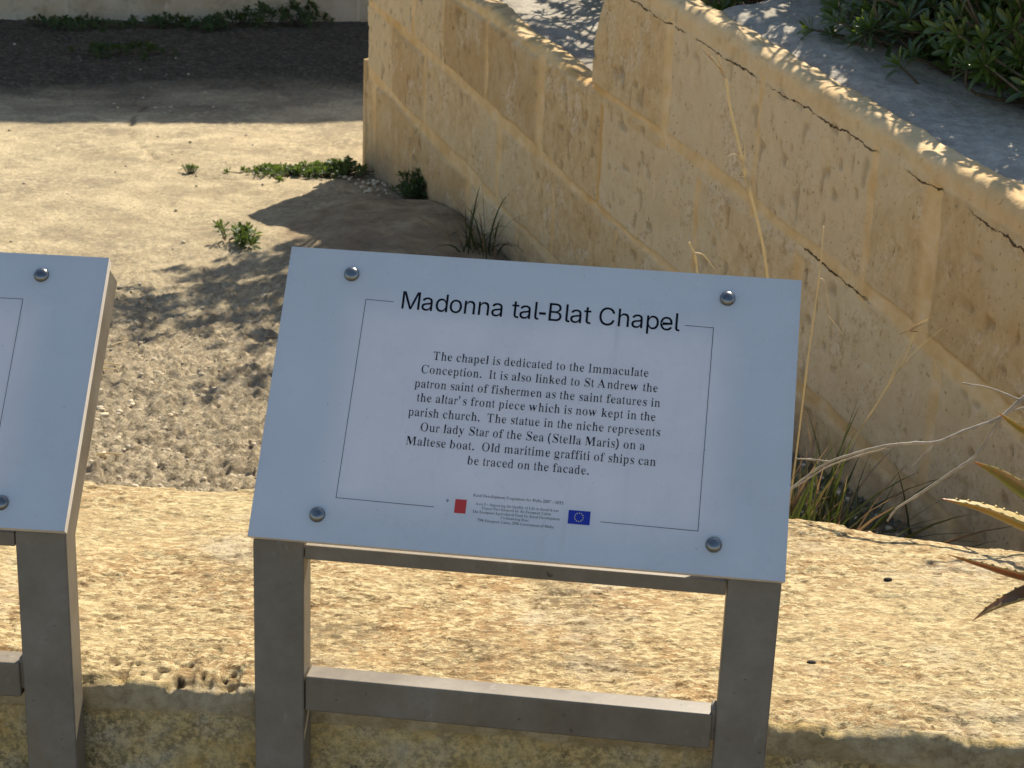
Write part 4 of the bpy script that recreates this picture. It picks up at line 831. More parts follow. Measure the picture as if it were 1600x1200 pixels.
def make_sign(label, loc, yaw, tilt, zb, k, content):
    root = empty("information_sign", loc, yaw)
    tag(root, label, "sign")
    st, ct = math.sin(tilt), math.cos(tilt)
    W, H = SW * k, SH * k
    def pl(px, py, off=0.0):             # panel millimetres (from its top left corner) to sign space
        x = px / 1000 * k - W / 2
        v = H - py / 1000 * k
        return (x, v * st - off * ct, zb + v * ct + off * st)
    # steel posts: vertical tube, mitred at the panel and leaning back behind it
    pw, pd, yf = 0.069, 0.043, 0.0132
    zc = zb - 0.0135
    for sx in (-1, 1):
        bm = bmesh.new()
        xo = sx * (W / 2 - 0.003); xi = sx * (W / 2 - 0.003 - pw)
        t0 = 0.006; L = H - 0.004
        tan2 = math.tan(tilt / 2)
        front = [(yf, 0.0), (yf, zc), (yf + st * L, zc + ct * L)]
        b_k = (yf + pd, zc - pd * tan2)
        back = [(yf + pd, 0.0), b_k, (yf + st * L + pd * 0.9, zc + ct * L - 0.030)]
        prof = front + back[::-1]
        A = [bm.verts.new((xo, y, z)) for y, z in prof]
        B = [bm.verts.new((xi, y, z)) for y, z in prof]
        n = len(prof)
        for f in ((0, 1, 4, 5), (1, 2, 3, 4)):
            bm.faces.new([A[i] for i in f]); bm.faces.new([B[i] for i in f][::-1])
        for i in range(n):
            j = (i + 1) % n
            bm.faces.new((A[i], B[i], B[j], A[j]))
        bm.normal_update()
        ed = [e for e in bm.edges if len(e.link_faces) == 2 and e.calc_face_angle(0) > 0.7]
        bmesh.ops.bevel(bm, geom=ed, offset=0.0035, segments=3, affect='EDGES', profile=0.5)
        o = link("post", from_bm(bm), M['steel'], root)
        weighted(o)
    # rails between the posts
    xi = W / 2 - 0.003 - pw
    bm = bmesh.new(); box_bm(bm, -xi + 0.001, xi - 0.001, yf + 0.0015, yf + pd - 0.003, zb - 0.033, zb - 0.0125, 0.002)
    weighted(link("upper_rail", from_bm(bm), M['steel'], root))
    bm = bmesh.new()
    bm_z = zb - 0.2065
    box_bm(bm, -xi + 0.0012, xi - 0.005, yf + 0.002, yf + pd - 0.006, bm_z - 0.052, bm_z, 0.003)
    weighted(link("lower_rail", from_bm(bm), M['steel'], root))
    bm = bmesh.new()
    box_bm(bm, xi - 0.0065, xi + 0.001, yf + 0.006, yf + pd - 0.010, bm_z - 0.040, bm_z + 0.006, 0.002)
    link("weld_tab", from_bm(bm), M['steel'], root)
    # two acrylic sheets
    def sheet(name, o0, o1, mat, inset=0.0):
        nx, ny = 71, 42
        bm = bmesh.new()
        i = inset * 1000
        x0, x1, y0, y1 = i, SW * 1000 - i, i, SH * 1000 - i
        c = [(x0, y0), (x1, y0), (x1, y1), (x0, y1)]
        a = [bm.verts.new(pl(*q, o1)) for q in c]; b = [bm.verts.new(pl(*q, o0)) for q in c]
        bm.faces.new(b)
        for q in range(4): bm.faces.new((a[q], a[(q + 1) % 4], b[(q + 1) % 4], b[q]))
        me = from_bm(bm)
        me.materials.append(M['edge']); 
        # front face as a fine grid carrying the painted backlight tint
        gx = np.linspace(x0, x1, nx); gy = np.linspace(y0, y1, ny)
        X, Y = np.meshgrid(gx, gy)
        P = np.array([pl(x, y, o1) for x, y in zip(X.ravel(), Y.ravel())])
        backlit_mask = sstep(70, 130, X) * (1 - sstep(575, 640, X)) * sstep(45, 110, Y) * (1 - sstep(325, 390, Y))
        g = mesh_np(P, grid_faces(ny, nx), dict(backlit=backlit_mask))
        bm = bmesh.new(); bm.from_mesh(g)
        lay = bm.verts.layers.float.get('backlit')
        bm2 = bmesh.new(); bm2.from_mesh(me)
        lay2 = bm2.verts.layers.float.new('backlit')
        mp = [bm2.verts.new(v.co) for v in bm.verts]
        for v, q in zip(bm.verts, mp): q[lay2] = v[lay]
        bm.verts.index_update()
        for f in bm2.faces: f.material_index = 1
        for f in bm.faces:
            nf = bm2.faces.new([mp[v.index] for v in f.verts]); nf.material_index = 0
        nrm = Vector((0, -ct, st))
        for f in bm2.faces:
            f.normal_update()
            if f.material_index == 0 and f.normal.dot(nrm) < 0: f.normal_flip()
        me2 = bpy.data.meshes.new("m"); bm2.to_mesh(me2); bm.free(); bm2.free()
        o = bpy.data.objects.new(name, me2); me2.name = name
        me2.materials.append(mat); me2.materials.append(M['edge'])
        C.objects.link(o); o.parent = root
        return o
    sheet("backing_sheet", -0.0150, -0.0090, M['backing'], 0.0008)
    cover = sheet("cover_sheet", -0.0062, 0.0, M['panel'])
    # dome bolts
    for (bx, by) in content['bolts']:
        bm = bmesh.new()
        nrm = Vector((0, -ct, st)); ux = Vector((1, 0, 0)); uy = nrm.cross(ux)
        c0 = Vector(pl(bx, by, 0.0))
        prof = [(0.0098, 0.0), (0.0105, 0.0012), (0.0100, 0.0032), (0.0085, 0.0050), (0.0060, 0.0064), (0.0032, 0.0071)]
        rings = []
        for r_, h_ in prof:
            rings.append([bm.verts.new(c0 + nrm * h_ + (ux * math.cos(a) + uy * math.sin(a)) * r_) for a in np.linspace(0, 2 * math.pi, 25)[:-1]])
        for ra, rb in zip(rings, rings[1:]):
            for i in range(24): bm.faces.new((ra[i], ra[(i + 1) % 24], rb[(i + 1) % 24], rb[i]))
        bm.faces.new(rings[-1])
        link("bolt", from_bm(bm), M['bolt'], root)
    # printing on the cover
    OFF = 0.0004
    def flat(name, polys, mat, off=OFF):
        me = fill_mesh(polys)
        co = np.empty(len(me.vertices) * 3, dtype=np.float32)
        me.vertices.foreach_get('co', co)
        co = co.reshape(-1, 3)
        new = np.array([pl(x, -y, off) for x, y in co[:, :2]], dtype=np.float32)
        me.vertices.foreach_set('co', new.ravel())
        me.update()
        return link(name, me, mat, cover, smooth=False)
    def stroke(x0, y0, x1, y1, wd):
        L = math.hypot(x1 - x0, y1 - y0); nx_, ny_ = -(y1 - y0) / L * wd / 2, (x1 - x0) / L * wd / 2
        ex_, ey_ = (x1 - x0) / L * wd / 2, (y1 - y0) / L * wd / 2
        return [(x0 - ex_ + nx_, -(y0 - ey_ + ny_)), (x1 + ex_ + nx_, -(y1 + ey_ + ny_)), (x1 + ex_ - nx_, -(y1 + ey_ - ny_)), (x0 - ex_ - nx_, -(y0 - ey_ - ny_))]
    def text(name, lines, font, sp, mat, sx=None, embolden=0.0):
        allp = []
        for (tx, x0, y0, x1, y1, em) in lines:
            pol, wd = text_polys(tx, font, sp)
            fx = (x1 - x0) / wd
            for p in pol:
                allp.append([(x0 + a * fx, -(y0 + (y1 - y0) * (a / wd) - b * fx * 1.03)) for a, b in p])
        # each line filled on its own keeps the outlines from meeting
        return flat(name, allp, mat)
    for nm, strokes in content.get('lines', []):
        for i, s_ in enumerate(strokes):
            flat(nm, [stroke(*s_, 0.75)], M['line'], OFF + 0.00005 * (i % 2))
    for args in content.get('texts', []): text(*args)
    for nm, shapes, mat, off in content.get('shapes', []): flat(nm, shapes, M[mat], off)
    return root

def weighted(o):
    md = o.modifiers.new("wn", 'WEIGHTED_NORMAL')
    md.keep_sharp = True

def rect(x0, y0, x1, y1): return [(x0, -y0), (x1, -y0), (x1, -y1), (x0, -y1)]

def star(cx, cy, r):
    return [(cx + (r if i % 2 == 0 else r * 0.40) * math.sin(i * math.pi / 5), -(cy - (r if i % 2 == 0 else r * 0.40) * math.cos(i * math.pi / 5))) for i in range(10)]

EM = 22.2
body = [("The chapel is dedicated to the Immaculate", 215.7, 150.0, 506.6, 152.1, EM),
        ("Conception.  It is also linked to St Andrew the", 201.2, 169.8, 520.5, 172.4, EM),
        ("patron saint of fishermen as the saint features in", 195.0, 190.2, 525.0, 192.6, EM),
        ("the altar's front piece which is now kept in the", 200.3, 209.8, 520.6, 212.3, EM),
        ("parish church.  The statue in the niche represents", 191.2, 230.4, 528.0, 232.6, EM),
        ("Our lady Star of the Sea (Stella Maris) on a", 209.7, 250.6, 509.5, 253.0, EM),
        ("Maltese boat.  Old maritime graffiti of ships can", 193.1, 270.6, 525.3, 273.2, EM),
        ("be traced on the facade.", 277.8, 291.0, 439.9, 292.3, EM)]
small = [("Axis 3 – Improving the Quality of Life in Rural Areas", 295.3, 344.7, 404.5, 345.2, 5.6),
         ("Project Part-financed by the European Union", 303.8, 349.9, 395.0, 350.5, 5.6),
         ("The European Agricultural Fund for Rural Development", 292.2, 355.4, 407.3, 356.2, 5.6),
         ("Co-financing Rate:", 329.8, 360.6, 367.6, 361.3, 5.6),
         ("75% European Union, 25% Government of Malta", 299.3, 366.4, 400.0, 367.4, 5.6)]
head = [("Rural Development Programme for Malta 2007 – 2013", 290.7, 333.6, 409.7, 334.6, 6.2)]
head2 = [(t, a + 0.35, b, c + 0.35, d, e) for (t, a, b, c, d, e) in head]
eu_stars = [star(431.6 + 5.6 * math.sin(i * math.pi / 6), 350.0 - 5.6 * math.cos(i * math.pi / 6), 1.15) for i in range(12)]
main_content = dict(
    bolts=[(89.5, 35.5), (603.0, 33.8), (88.7, 375.4), (607.0, 371.6)],
    lines=[("border_line", [(152, 71.0, 113.8, 70.2), (113.8, 70.2, 110.3, 350.4), (110.3, 350.4, 240.9, 352.0)]),
           ("border_line", [(549.5, 75.8, 587, 76.4), (587, 76.4, 585.7, 355.2), (585.7, 355.2, 460.3, 353.6)])],
    texts=[("title_lettering", [("Madonna tal-Blat Chapel", 161.0, 80.0, 541.2, 84.8, 34.2)], 'sans', 0.278, M['ink']),
           ("body_lettering", body, 'serif', 0.25, M['ink']),
           ("funding_lettering", small, 'serif', 0.25, M['ink']),
           ("funding_heading", head, 'serif', 0.25, M['ink'])],
    shapes=[("flag", [rect(268.3, 339.0, 283.3, 357.6)], 'red', 0.0004),
            ("flag_cross", [rect(256.0, 341.3, 260.2, 342.6), rect(257.4, 339.6, 258.8, 344.2)][:1] , 'greyprint', 0.0005),
            ("flag_cross", [rect(257.4, 339.8, 258.8, 344.2)], 'greyprint', 0.00055),
            ("flag", [rect(417.5, 341.2, 446.0, 359.4)], 'blue', 0.0004),
            ("flag_stars", eu_stars, 'gold', 0.0006)])
make_sign("tilted white information board about a chapel, the one with black lettering and two small flags",
          (0.0085, 2.0130, 0.0), R(-6.41), R(35.85), 0.753, 1.0, main_content)
left_content = dict(
    bolts=[(88.0, 33.5), (606.0, 33.5), (88.0, 377.0), (606.0, 377.0)],
    lines=[("border_line", [(150, 72.0, 112.0, 72.0), (112.0, 72.0, 112.0, 352.0), (112.0, 352.0, 240.0, 352.0)]),
           ("border_line", [(548, 72.0, 585.0, 72.0), (585.0, 72.0, 585.0, 352.0), (585.0, 352.0, 460.0, 352.0)])])
KL = 0.96
lt = R(38.5); ly = R(-2.75)
TRl = Vector((-0.592 * KL, 2.394 * KL, 1.65 - 0.616 * KL))
lex = Vector((math.cos(ly), math.sin(ly), 0)); ln_ = Vector((-math.sin(ly), math.cos(ly), 0))
leu = Vector((0, 0, 1)) * math.cos(lt) + ln_ * math.sin(lt)
bc = TRl - leu * (SH * KL) - lex * (SW * KL / 2)
make_sign("tilted white board cut off by the left edge, its steel frame side lit",
          (bc.x, bc.y, 0.0), ly, lt, bc.z, KL, left_content)

# ---------------------------------------------------------------- plants, twigs and small things
def unit(a): return a / (np.linalg.norm(a, axis=-1, keepdims=True) + 1e-9)

SPAT = [(0.0, 0.16), (0.25, 0.40), (0.52, 0.85), (0.74, 1.0), (0.90, 0.66), (1.0, 0.06)]
LANCE = [(0.0, 0.25), (0.2, 0.7), (0.45, 1.0), (0.7, 0.8), (0.88, 0.42), (1.0, 0.03)]
BLADE = [(0.0, 0.8), (0.12, 1.0), (0.28, 1.0), (0.45, 0.92), (0.62, 0.75), (0.78, 0.52), (0.9, 0.28), (1.0, 0.03)]

def strips(P, D, N, K, L, W, prof, fold=0.25, var=None):
    """leaf strips: base P, direction D, face normal N, bend vector K, length L, full width W (all per leaf)"""
    P, D, N, K = [np.asarray(a, float) for a in (P, D, N, K)]
    n = len(P)
    D = unit(D); S = unit(np.cross(D, N)); N = unit(np.cross(S, D))
    t = np.array([p[0] for p in prof]); wv = np.array([p[1] for p in prof])
    m = len(t)
    c = P[:, None] + L[:, None, None] * (D[:, None] * t[None, :, None] + K[:, None] * (t ** 2)[None, :, None])
    hw = 0.5 * W[:, None] * wv[None]
    lift = N[:, None] * (hw * fold)[..., None]
    lf = c - S[:, None] * hw[..., None] + lift
    rt = c + S[:, None] * hw[..., None] + lift
    V = np.stack([lf, c, rt], 2)                     # n,m,3,3
    idx = np.arange(n * m * 3).reshape(n, m, 3)
    q = []
    for a in (0, 1):
        q.append(np.stack([idx[:, :-1, a], idx[:, :-1, a + 1], idx[:, 1:, a + 1], idx[:, 1:, a]], -1).reshape(-1, 4))
    F = np.concatenate(q)
    if var is None: var = rng.random(n)
    at = np.repeat(var, m * 3)
    return V.reshape(-1, 3), F, at

def join(parts):
    Vs, Fs, As, off = [], [], [], 0
    for V, F, a in parts:
        Vs.append(V); Fs.append(F + off); As.append(a); off += len(V)
    return mesh_np(np.concatenate(Vs), np.concatenate(Fs), dict(leafvar=np.concatenate(As)))

def tube(pts, r0, r1, sides=6, knots=None):
    pts = np.asarray(pts, float)
    n = len(pts)
    T = unit(np.gradient(pts, axis=0))
    ref = np.array([0.13, 0.21, 0.97]) if abs(T[0, 2]) < 0.9 else np.array([0.97, 0.2, 0.1])
    A = unit(np.cross(T, ref)); B = np.cross(T, A)
    rad = np.linspace(r0, r1, n)
    if knots is not None: rad = rad * (1 + np.asarray(knots))
    ang = np.linspace(0, 2 * math.pi, sides + 1)[:-1]
    V = pts[:, None] + rad[:, None, None] * (A[:, None] * np.cos(ang)[None, :, None] + B[:, None] * np.sin(ang)[None, :, None])
    i = np.arange(n * sides).reshape(n, sides)
    F = np.stack([i[:-1], np.roll(i, -1, 1)[:-1], np.roll(i, -1, 1)[1:], i[1:]], -1).reshape(-1, 4)
    cap = np.array([[i[-1, 0], i[-1, 1], i[-1, sides // 2], i[-1, sides - 1]]])
    return V.reshape(-1, 3), np.concatenate([F, cap]), np.zeros(n * sides)

def smooth_path(pts, n=24):
    """Catmull-Rom through the points"""
    p = np.asarray(pts, float)
    p = np.concatenate([[2 * p[0] - p[1]], p, [2 * p[-1] - p[-2]]])
    out = []
    per = max(2, n // (len(p) - 3))
    for i in range(1, len(p) - 2):
        for t in np.linspace(0, 1, per, endpoint=False):
            a, b, c, d = p[i - 1], p[i], p[i + 1], p[i + 2]
            out.append(0.5 * (2 * b + (c - a) * t + (2 * a - 5 * b + 4 * c - d) * t * t + (3 * b - a - 3 * c + d) * t ** 3))
    out.append(p[-2])
    return np.array(out)

def rosettes(pos, axis, nleaf, L, W, spread=(0.25, 1.25), prof=SPAT, curve=0.15, fold=0.25):
    Ps, Ds, Ns, Ks, Ls, Ws, Va = [], [], [], [], [], [], []
    for p, a in zip(pos, axis):
        a = a / np.linalg.norm(a)
        h = np.array([1, 0, 0]) if abs(a[0]) < 0.8 else np.array([0, 1, 0])
        e1 = np.cross(a, h); e1 /= np.linalg.norm(e1); e2 = np.cross(a, e1)
        n = int(rng.integers(nleaf[0], nleaf[1] + 1)); ph = rng.random() * 6.28; v0 = rng.random()
        for i in range(n):
            f = (i + 0.5) / n
            th = spread[0] + (spread[1] - spread[0]) * f + rng.normal(0, 0.10)
            an = ph + 2.39996 * i + rng.normal(0, 0.15)
            rad = e1 * math.cos(an) + e2 * math.sin(an)
            D = a * math.cos(th) + rad * math.sin(th)
            N = a * math.sin(th) - rad * math.cos(th)
            s = rng.uniform(0.75, 1.15) * (0.65 + 0.35 * f)
            Ps.append(p - a * 0.012 * f); Ds.append(D); Ns.append(N); Ks.append(N * rng.normal(curve, 0.08) * -1)
            Ls.append(L * s); Ws.append(W * s * rng.uniform(0.85, 1.15)); Va.append(np.clip(0.25 + 0.5 * v0 + rng.normal(0, 0.15) - 0.2 * f, 0, 1))
    return strips(Ps, Ds, Ns, Ks, np.array(Ls), np.array(Ws), prof, fold, np.array(Va))

def soil_xyz(x, y):
    s, d = to_wall(x, y)
    return G + float(soil_v(np.array(s), np.array(d))) - SLOPE * s

def shrub(label, cx, cy, rx, ry, h, nros, seed, L=0.058, W=0.017, low=0.0, zbase=None, group=None):
    global rng
    rng = np.random.default_rng(seed)
    z0 = soil_xyz(cx, cy) if zbase is None else zbase
    root = empty("coastal_shrub", (cx, cy, z0))
    tag(root, label, "shrub", group)
    pos, ax, tubes = [], [], []
    for i in range(nros):
        ph = rng.uniform(0, 2 * math.pi)
        u = rng.uniform(0.0, 1.0) ** 0.5
        rr = rng.uniform(0.60, 1.0) ** 0.6 if rng.random() < 0.75 else rng.uniform(0.2, 0.8)
        el = math.asin(min(1, rng.uniform(low, 1.0)))
        lump = 0.78 + 0.5 * float(vnoise(ph * 2.2 + seed, el * 3.0, 7))
        d = np.array([math.cos(ph) * math.cos(el) * rx, math.sin(ph) * math.cos(el) * ry, math.sin(el) * h]) * rr * lump
        d[2] = max(d[2], 0.02 + 0.05 * rng.random())
        pos.append(d)
        a = np.array([d[0] / rx, d[1] / ry, 0.55 + d[2] / h]) + rng.normal(0, 0.25, 3)
        ax.append(a)
        st = np.array([d[0] * 0.25, d[1] * 0.25, -0.03]) + np.array([rng.normal(0, 0.04), rng.normal(0, 0.04), 0])
        md = st * 0.45 + d * 0.55 + np.array([rng.normal(0, 0.05), rng.normal(0, 0.05), -0.02 + rng.normal(0, 0.04)])
        tubes.append(tube(smooth_path([st, md, d], 8), 0.0065, 0.003, 5))
    lv = rosettes(np.array(pos), np.array(ax), (11, 17), L, W)
    link("foliage", join([lv]), M['shrub'], root)
    link("stems", join(tubes), M['stem'], root)
    return root

GS = "glossy shrubs on the bank above the wall"
shrub("dark glossy shrub nearest the wall top, leaves spilling over the bank", 1.40, 4.80, 0.54, 0.56, 0.55, 700, 21, 0.066, 0.013)
shrub("dark glossy shrub behind the nearer one, at the top edge right of centre", 1.36, 5.42, 0.62, 0.55, 0.75, 520, 22, 0.066, 0.013)
shrub("dark glossy shrub at the far right edge of the bank", 1.52, 4.40, 0.52, 0.42, 0.50, 600, 23, 0.066, 0.013)
shrub("glossy shrub standing above the raised block, mostly beyond the top edge", 1.05, 6.25, 0.62, 0.55, 1.0, 330, 24)
shrub("glossy shrub at the back of the bank, above the gap beside the raised block", 0.62, 7.0, 0.55, 0.5, 0.95, 200, 25)
shrub("glossy shrub deep in the bank behind the others", 2.3, 6.1, 0.75, 0.7, 0.95, 300, 26)
def canopy(label, blobs, foot, seed):
    """unseen shrub added for shade: bare stems from the soil, crown above the frame"""
    global rng
    rng = np.random.default_rng(seed)
    z0 = soil_xyz(foot[0], foot[1])
    root = empty("shade_shrub", (foot[0], foot[1], z0))  # crown out of view, added to keep sun off the wall top
    tag(root, label, "shrub")
    pos, ax, tb_ = [], [], []
    for i, (cx, cy, cz, rx, ry, rz) in enumerate([q[:6] for q in blobs for _ in range(q[6])]):
        c = np.array([cx - foot[0], cy - foot[1], cz - z0])
        d = rng.normal(0, 1, 3); d /= np.linalg.norm(d)
        q = d * (rng.uniform(0.1, 1.0) ** 0.45)
        lump = 0.75 + 0.5 * float(vnoise(d[0] * 2.5 + seed, d[1] * 2.5 + d[2], 9))
        p = c + q * np.array([rx, ry, rz]) * lump
        pos.append(p); ax.append(d + np.array([0, 0, 0.5]))
        if i % 5 == 0:
            st = np.array([rng.normal(0, 0.05), rng.normal(0, 0.05), -0.03])
            md = st * 0.5 + c * 0.5 + rng.normal(0, 0.06, 3) + np.array([0, 0, 0.25])
            tb_.append(tube(smooth_path([st, md, c * 0.6 + p * 0.4, p], 12), 0.010, 0.003, 5))
    link("foliage", join([rosettes(np.array(pos), np.array(ax), (11, 16), 0.065, 0.019)]), M['shrub'], root)
    link("stems", join(tb_), M['stem'], root)
canopy("long unseen shrub added above the top edge to shade the whole top of the wall",
       [(-0.08, 7.45, 1.95, 0.40, 0.42, 0.22, 80), (0.22, 6.80, 1.90, 0.42, 0.42, 0.22, 80), (0.50, 6.20, 1.95, 0.42, 0.42, 0.25, 85), (0.74, 5.68, 1.92, 0.42, 0.42, 0.25, 85), (0.96, 5.20, 1.84, 0.40, 0.40, 0.24, 70),
        (1.16, 4.74, 1.72, 0.38, 0.34, 0.20, 55), (1.27, 4.32, 1.56, 0.26, 0.24, 0.13, 30), (1.05, 6.0, 2.05, 0.5, 0.5, 0.3, 70)], (1.35, 6.1), 27)
# tall loose bush at the far end of the bank (above the frame); it throws the leafy shadow on the path
rng = np.random.default_rng(31)
tb = empty("tall_bush", (-0.08, 7.75, 1.15))
tag(tb, "tall loose bush at the far end of the bank throwing leafy shade on the path", "bush")
pos, ax, tubes = [], [], []
for (px_, py_, n_) in ((-1.23, 5.40, 26), (-1.02, 5.80, 22), (-0.86, 5.82, 20), (-1.10, 5.55, 22), (-0.92, 5.42, 28), (-1.25, 5.22, 20), (-0.90, 5.20, 22), (-1.15, 5.12, 7), (-0.80, 5.0, 8), (-0.80, 4.60, 13), (-0.62, 5.5, 16), (-0.5, 5.2, 14)):
    hh = rng.uniform(1.80, 2.10)
    cpt = np.array([px_ + 0.352 * hh, py_ + 0.936 * hh, G + hh]) - np.array([-0.08, 7.75, 1.15])
    cpt[1] *= 1.0
    st = np.array([rng.normal(0, 0.04), rng.normal(0, 0.04), -0.05])
    md = cpt * 0.5 + np.array([0.05, 0.05, 0.15])
    tubes.append(tube(smooth_path([st, md, cpt], 12), 0.012, 0.004, 6))
    for i in range(n_):
        o_ = rng.normal(0, 1, 3) * np.array([0.11, 0.075, 0.04])
        pos.append(cpt + o_); ax.append(o_ + np.array([-0.3, -0.2, 0.35]))
        tubes.append(tube(np.array([cpt * 0.93, cpt * 0.97 + o_ * 0.4, cpt + o_]), 0.004, 0.002, 5))
link("foliage", join([rosettes(np.array(pos), np.array(ax), (11, 16), 0.085, 0.022, (0.3, 1.5), LANCE)]), M['shrub'], tb)
link("stems", join(tubes), M['stem'], tb)

# low weeds --------------------------------------------------------------------
def weed(name, label, cat, pts, L, W, n, mat, seed, up=0.02, prof=SPAT, leaves=(8, 13), group=None, spread=(0.3, 1.4)):
    global rng
    rng = np.random.default_rng(seed)
    x0, y0 = np.mean([p[0] for p in pts]), np.mean([p[1] for p in pts])
    root = empty(name, (x0, y0, ground_z(x0, y0)))
    tag(root, label, cat, group)
    pos, ax, tb_ = [], [], []
    for i in range(n):
        a = pts[int(rng.integers(len(pts)))]
        r_ = a[2]
        dx, dy = rng.normal(0, r_ * 0.5), rng.normal(0, r_ * 0.5)
        hgt = a[3] * rng.uniform(0.25, 1.0) * math.exp(-(dx * dx + dy * dy) / (r_ * r_))
        p = np.array([a[0] + dx - x0, a[1] + dy - y0, up + hgt])
        pos.append(p); ax.append(np.array([dx / r_ * 0.7, dy / r_ * 0.7 - 0.15, 0.8]) + rng.normal(0, 0.2, 3))
        tb_.append(tube(np.array([[a[0] - x0 + dx * 0.3, a[1] - y0 + dy * 0.3, 0.0], p * [0.8, 0.8, 0.5], p]), 0.003, 0.0018, 5))
    link("leaves", join([rosettes(np.array(pos), np.array(ax), leaves, L, W, spread, prof)]), mat, root)
    link("stems", join(tb_), M['stem'], root)
    return root

weed("creeping_weed", "low creeping green mat at the foot of the wall's far corner, half in sun", "weed",
     [(-1.13, 7.55, 0.10, 0.01), (-1.03, 7.56, 0.12, 0.015), (-0.93, 7.60, 0.12, 0.03), (-0.85, 7.60, 0.12, 0.055), (-0.79, 7.60, 0.09, 0.06)], 0.028, 0.013, 170, M['weed'], 41)
weed("small_weed", "small yellow-green weed in the sun beside the wall's pointed shadow", "weed",
     [(-1.10, 6.24, 0.06, 0.06), (-1.04, 6.21, 0.06, 0.04), (-1.00, 6.12, 0.05, 0.02)], 0.040, 0.011, 30, M['weed'], 42)
weed("leafy_weed", "dark bushy weed in shade against the foot of the wall", "weed",
     [(-0.45, 7.0, 0.08, 0.15), (-0.42, 6.94, 0.07, 0.08)], 0.035, 0.012, 70, M['darkweed'], 43)
weed("sprouting_weed", "tiny green sprout growing in the crack in the path", "weed", [(-1.47, 7.47, 0.04, 0.02)], 0.022, 0.008, 10, M['weed'], 44)
for i, (lb, pts, n) in enumerate((
    ("broad dark weed clump at the foot of the far wall, nearest the limestone wall", [(-2.05, 13.25, 0.25, 0.15), (-1.75, 13.35, 0.22, 0.18), (-2.25, 13.15, 0.2, 0.08)], 90),
    ("dark weed patch at the foot of the far wall, second from the limestone wall", [(-2.75, 13.0, 0.25, 0.08), (-2.5, 13.0, 0.2, 0.06)], 50),
    ("low dark weed patch at the foot of the far wall, nearest the left edge", [(-3.5, 12.7, 0.3, 0.05), (-3.2, 12.8, 0.2, 0.06)], 40),
    ("scattered weed out in the shade before the far wall", [(-2.74, 11.2, 0.2, 0.07), (-2.55, 11.35, 0.15, 0.05)], 30))):
    weed("wall_weed", lb, "weed", pts, 0.06, 0.02, n, M['darkweed'], 50 + i, group="weeds before the far wall")

# long grass --------------------------------------------------------------------
def grass(name, label, base, n, Lr, Wd, lean, seed, r=0.07, drywith=0.25, droop=(0.25, 0.7), group=None):
    global rng
    rng = np.random.default_rng(seed)
    z0 = ground_z(base[0], base[1])
    root = empty(name, (base[0], base[1], z0))
    tag(root, label, "grass tuft", group)
    for part, frac, mat in (("blades", 1 - drywith, M['grass']), ("dry_blades", drywith, M['drygrass'])):
        k = int(n * frac)
        if k < 2: continue
        an = rng.uniform(0, 2 * math.pi, k); th = np.abs(rng.normal(0, 0.42, k))
        D = np.stack([np.sin(th) * np.cos(an) + lean[0], np.sin(th) * np.sin(an) + lean[1], np.cos(th)], -1)
        P = np.stack([rng.normal(0, r * 0.5, k), rng.normal(0, r * 0.5, k), 0 * an - 0.02], -1)
        L = rng.uniform(Lr[0], Lr[1], k)
        out = np.stack([np.cos(an), np.sin(an), 0 * an], -1)
        dr = rng.uniform(droop[0], droop[1], k) * (0.5 + th)
        K = out * (dr * 0.6)[:, None] + np.array([0, 0, -1.0]) * dr[:, None]
        N = np.cross(np.cross(D, np.array([0, 0, 1.0])), D) + rng.normal(0, 0.3, (k, 3))
        V, F, a = strips(P, D, N, K, L, Wd * rng.uniform(0.6, 1.2, k), BLADE, 0.35)
        link(part, join([(V, F, a)]), mat, root)
    return root

grass("grass_tuft", "large tuft of long arching grass behind the low wall at the chapel board's right edge", (0.55, 3.16), 560, (0.28, 0.58), 0.0085, (0.05, -0.02), 61, 0.15, 0.28)
grass("dry_grass_clump", "thin brown arching dry grass around the large green tuft", (0.56, 3.20), 42, (0.35, 0.72), 0.0048, (0.10, -0.05), 64, 0.16, 0.9, (0.5, 1.1))
grass("grass_tuft", "wispy grass tuft at the wall foot just above the chapel board's top edge", (-0.15, 6.10), 46, (0.12, 0.36), 0.007, (0.0, 0.0), 62, 0.10, 0.15, group=None)
grass("grass_tuft", "short straggling grass on the shaded ground at the wall foot right of the large tuft", (0.74, 3.30), 20, (0.10, 0.26), 0.004, (-0.1, -0.05), 63, 0.16, 0.4)

def stalk(label, pts, r0, r1, twigs, head=0, seed=1):
    global rng
    rng = np.random.default_rng(seed)
    b = np.array(pts[0], float)
    root = empty("dry_stalk", b)
    tag(root, label, "grass stalk")
    P = smooth_path(np.array(pts, float) - b, 40)
    kn = np.zeros(len(P)); kn[7::11] = 0.5
    parts = [tube(P, r0, r1, 6, kn)]
    for tw in twigs: parts.append(tube(smooth_path(np.array(tw, float) - b, 12), r1 * 0.9, r1 * 0.35, 5))
    link("stem", join(parts), M['straw'], root)
    if head:
        tip = P[-1]; D = unit(P[-1] - P[-4])
        k = head
        Pn = np.repeat(tip[None], k, 0) - D * rng.uniform(0, 0.07, k)[:, None]
        Dn = D + rng.normal(0, 0.28, (k, 3))
        V, F, a = strips(Pn, Dn, rng.normal(0, 1, (k, 3)), rng.normal(0, 0.1, (k, 3)), rng.uniform(0.02, 0.055, k), np.full(k, 0.0022), LANCE)
        link("seed_head", join([(V, F, a)]), M['drygrass'], root)
    return root

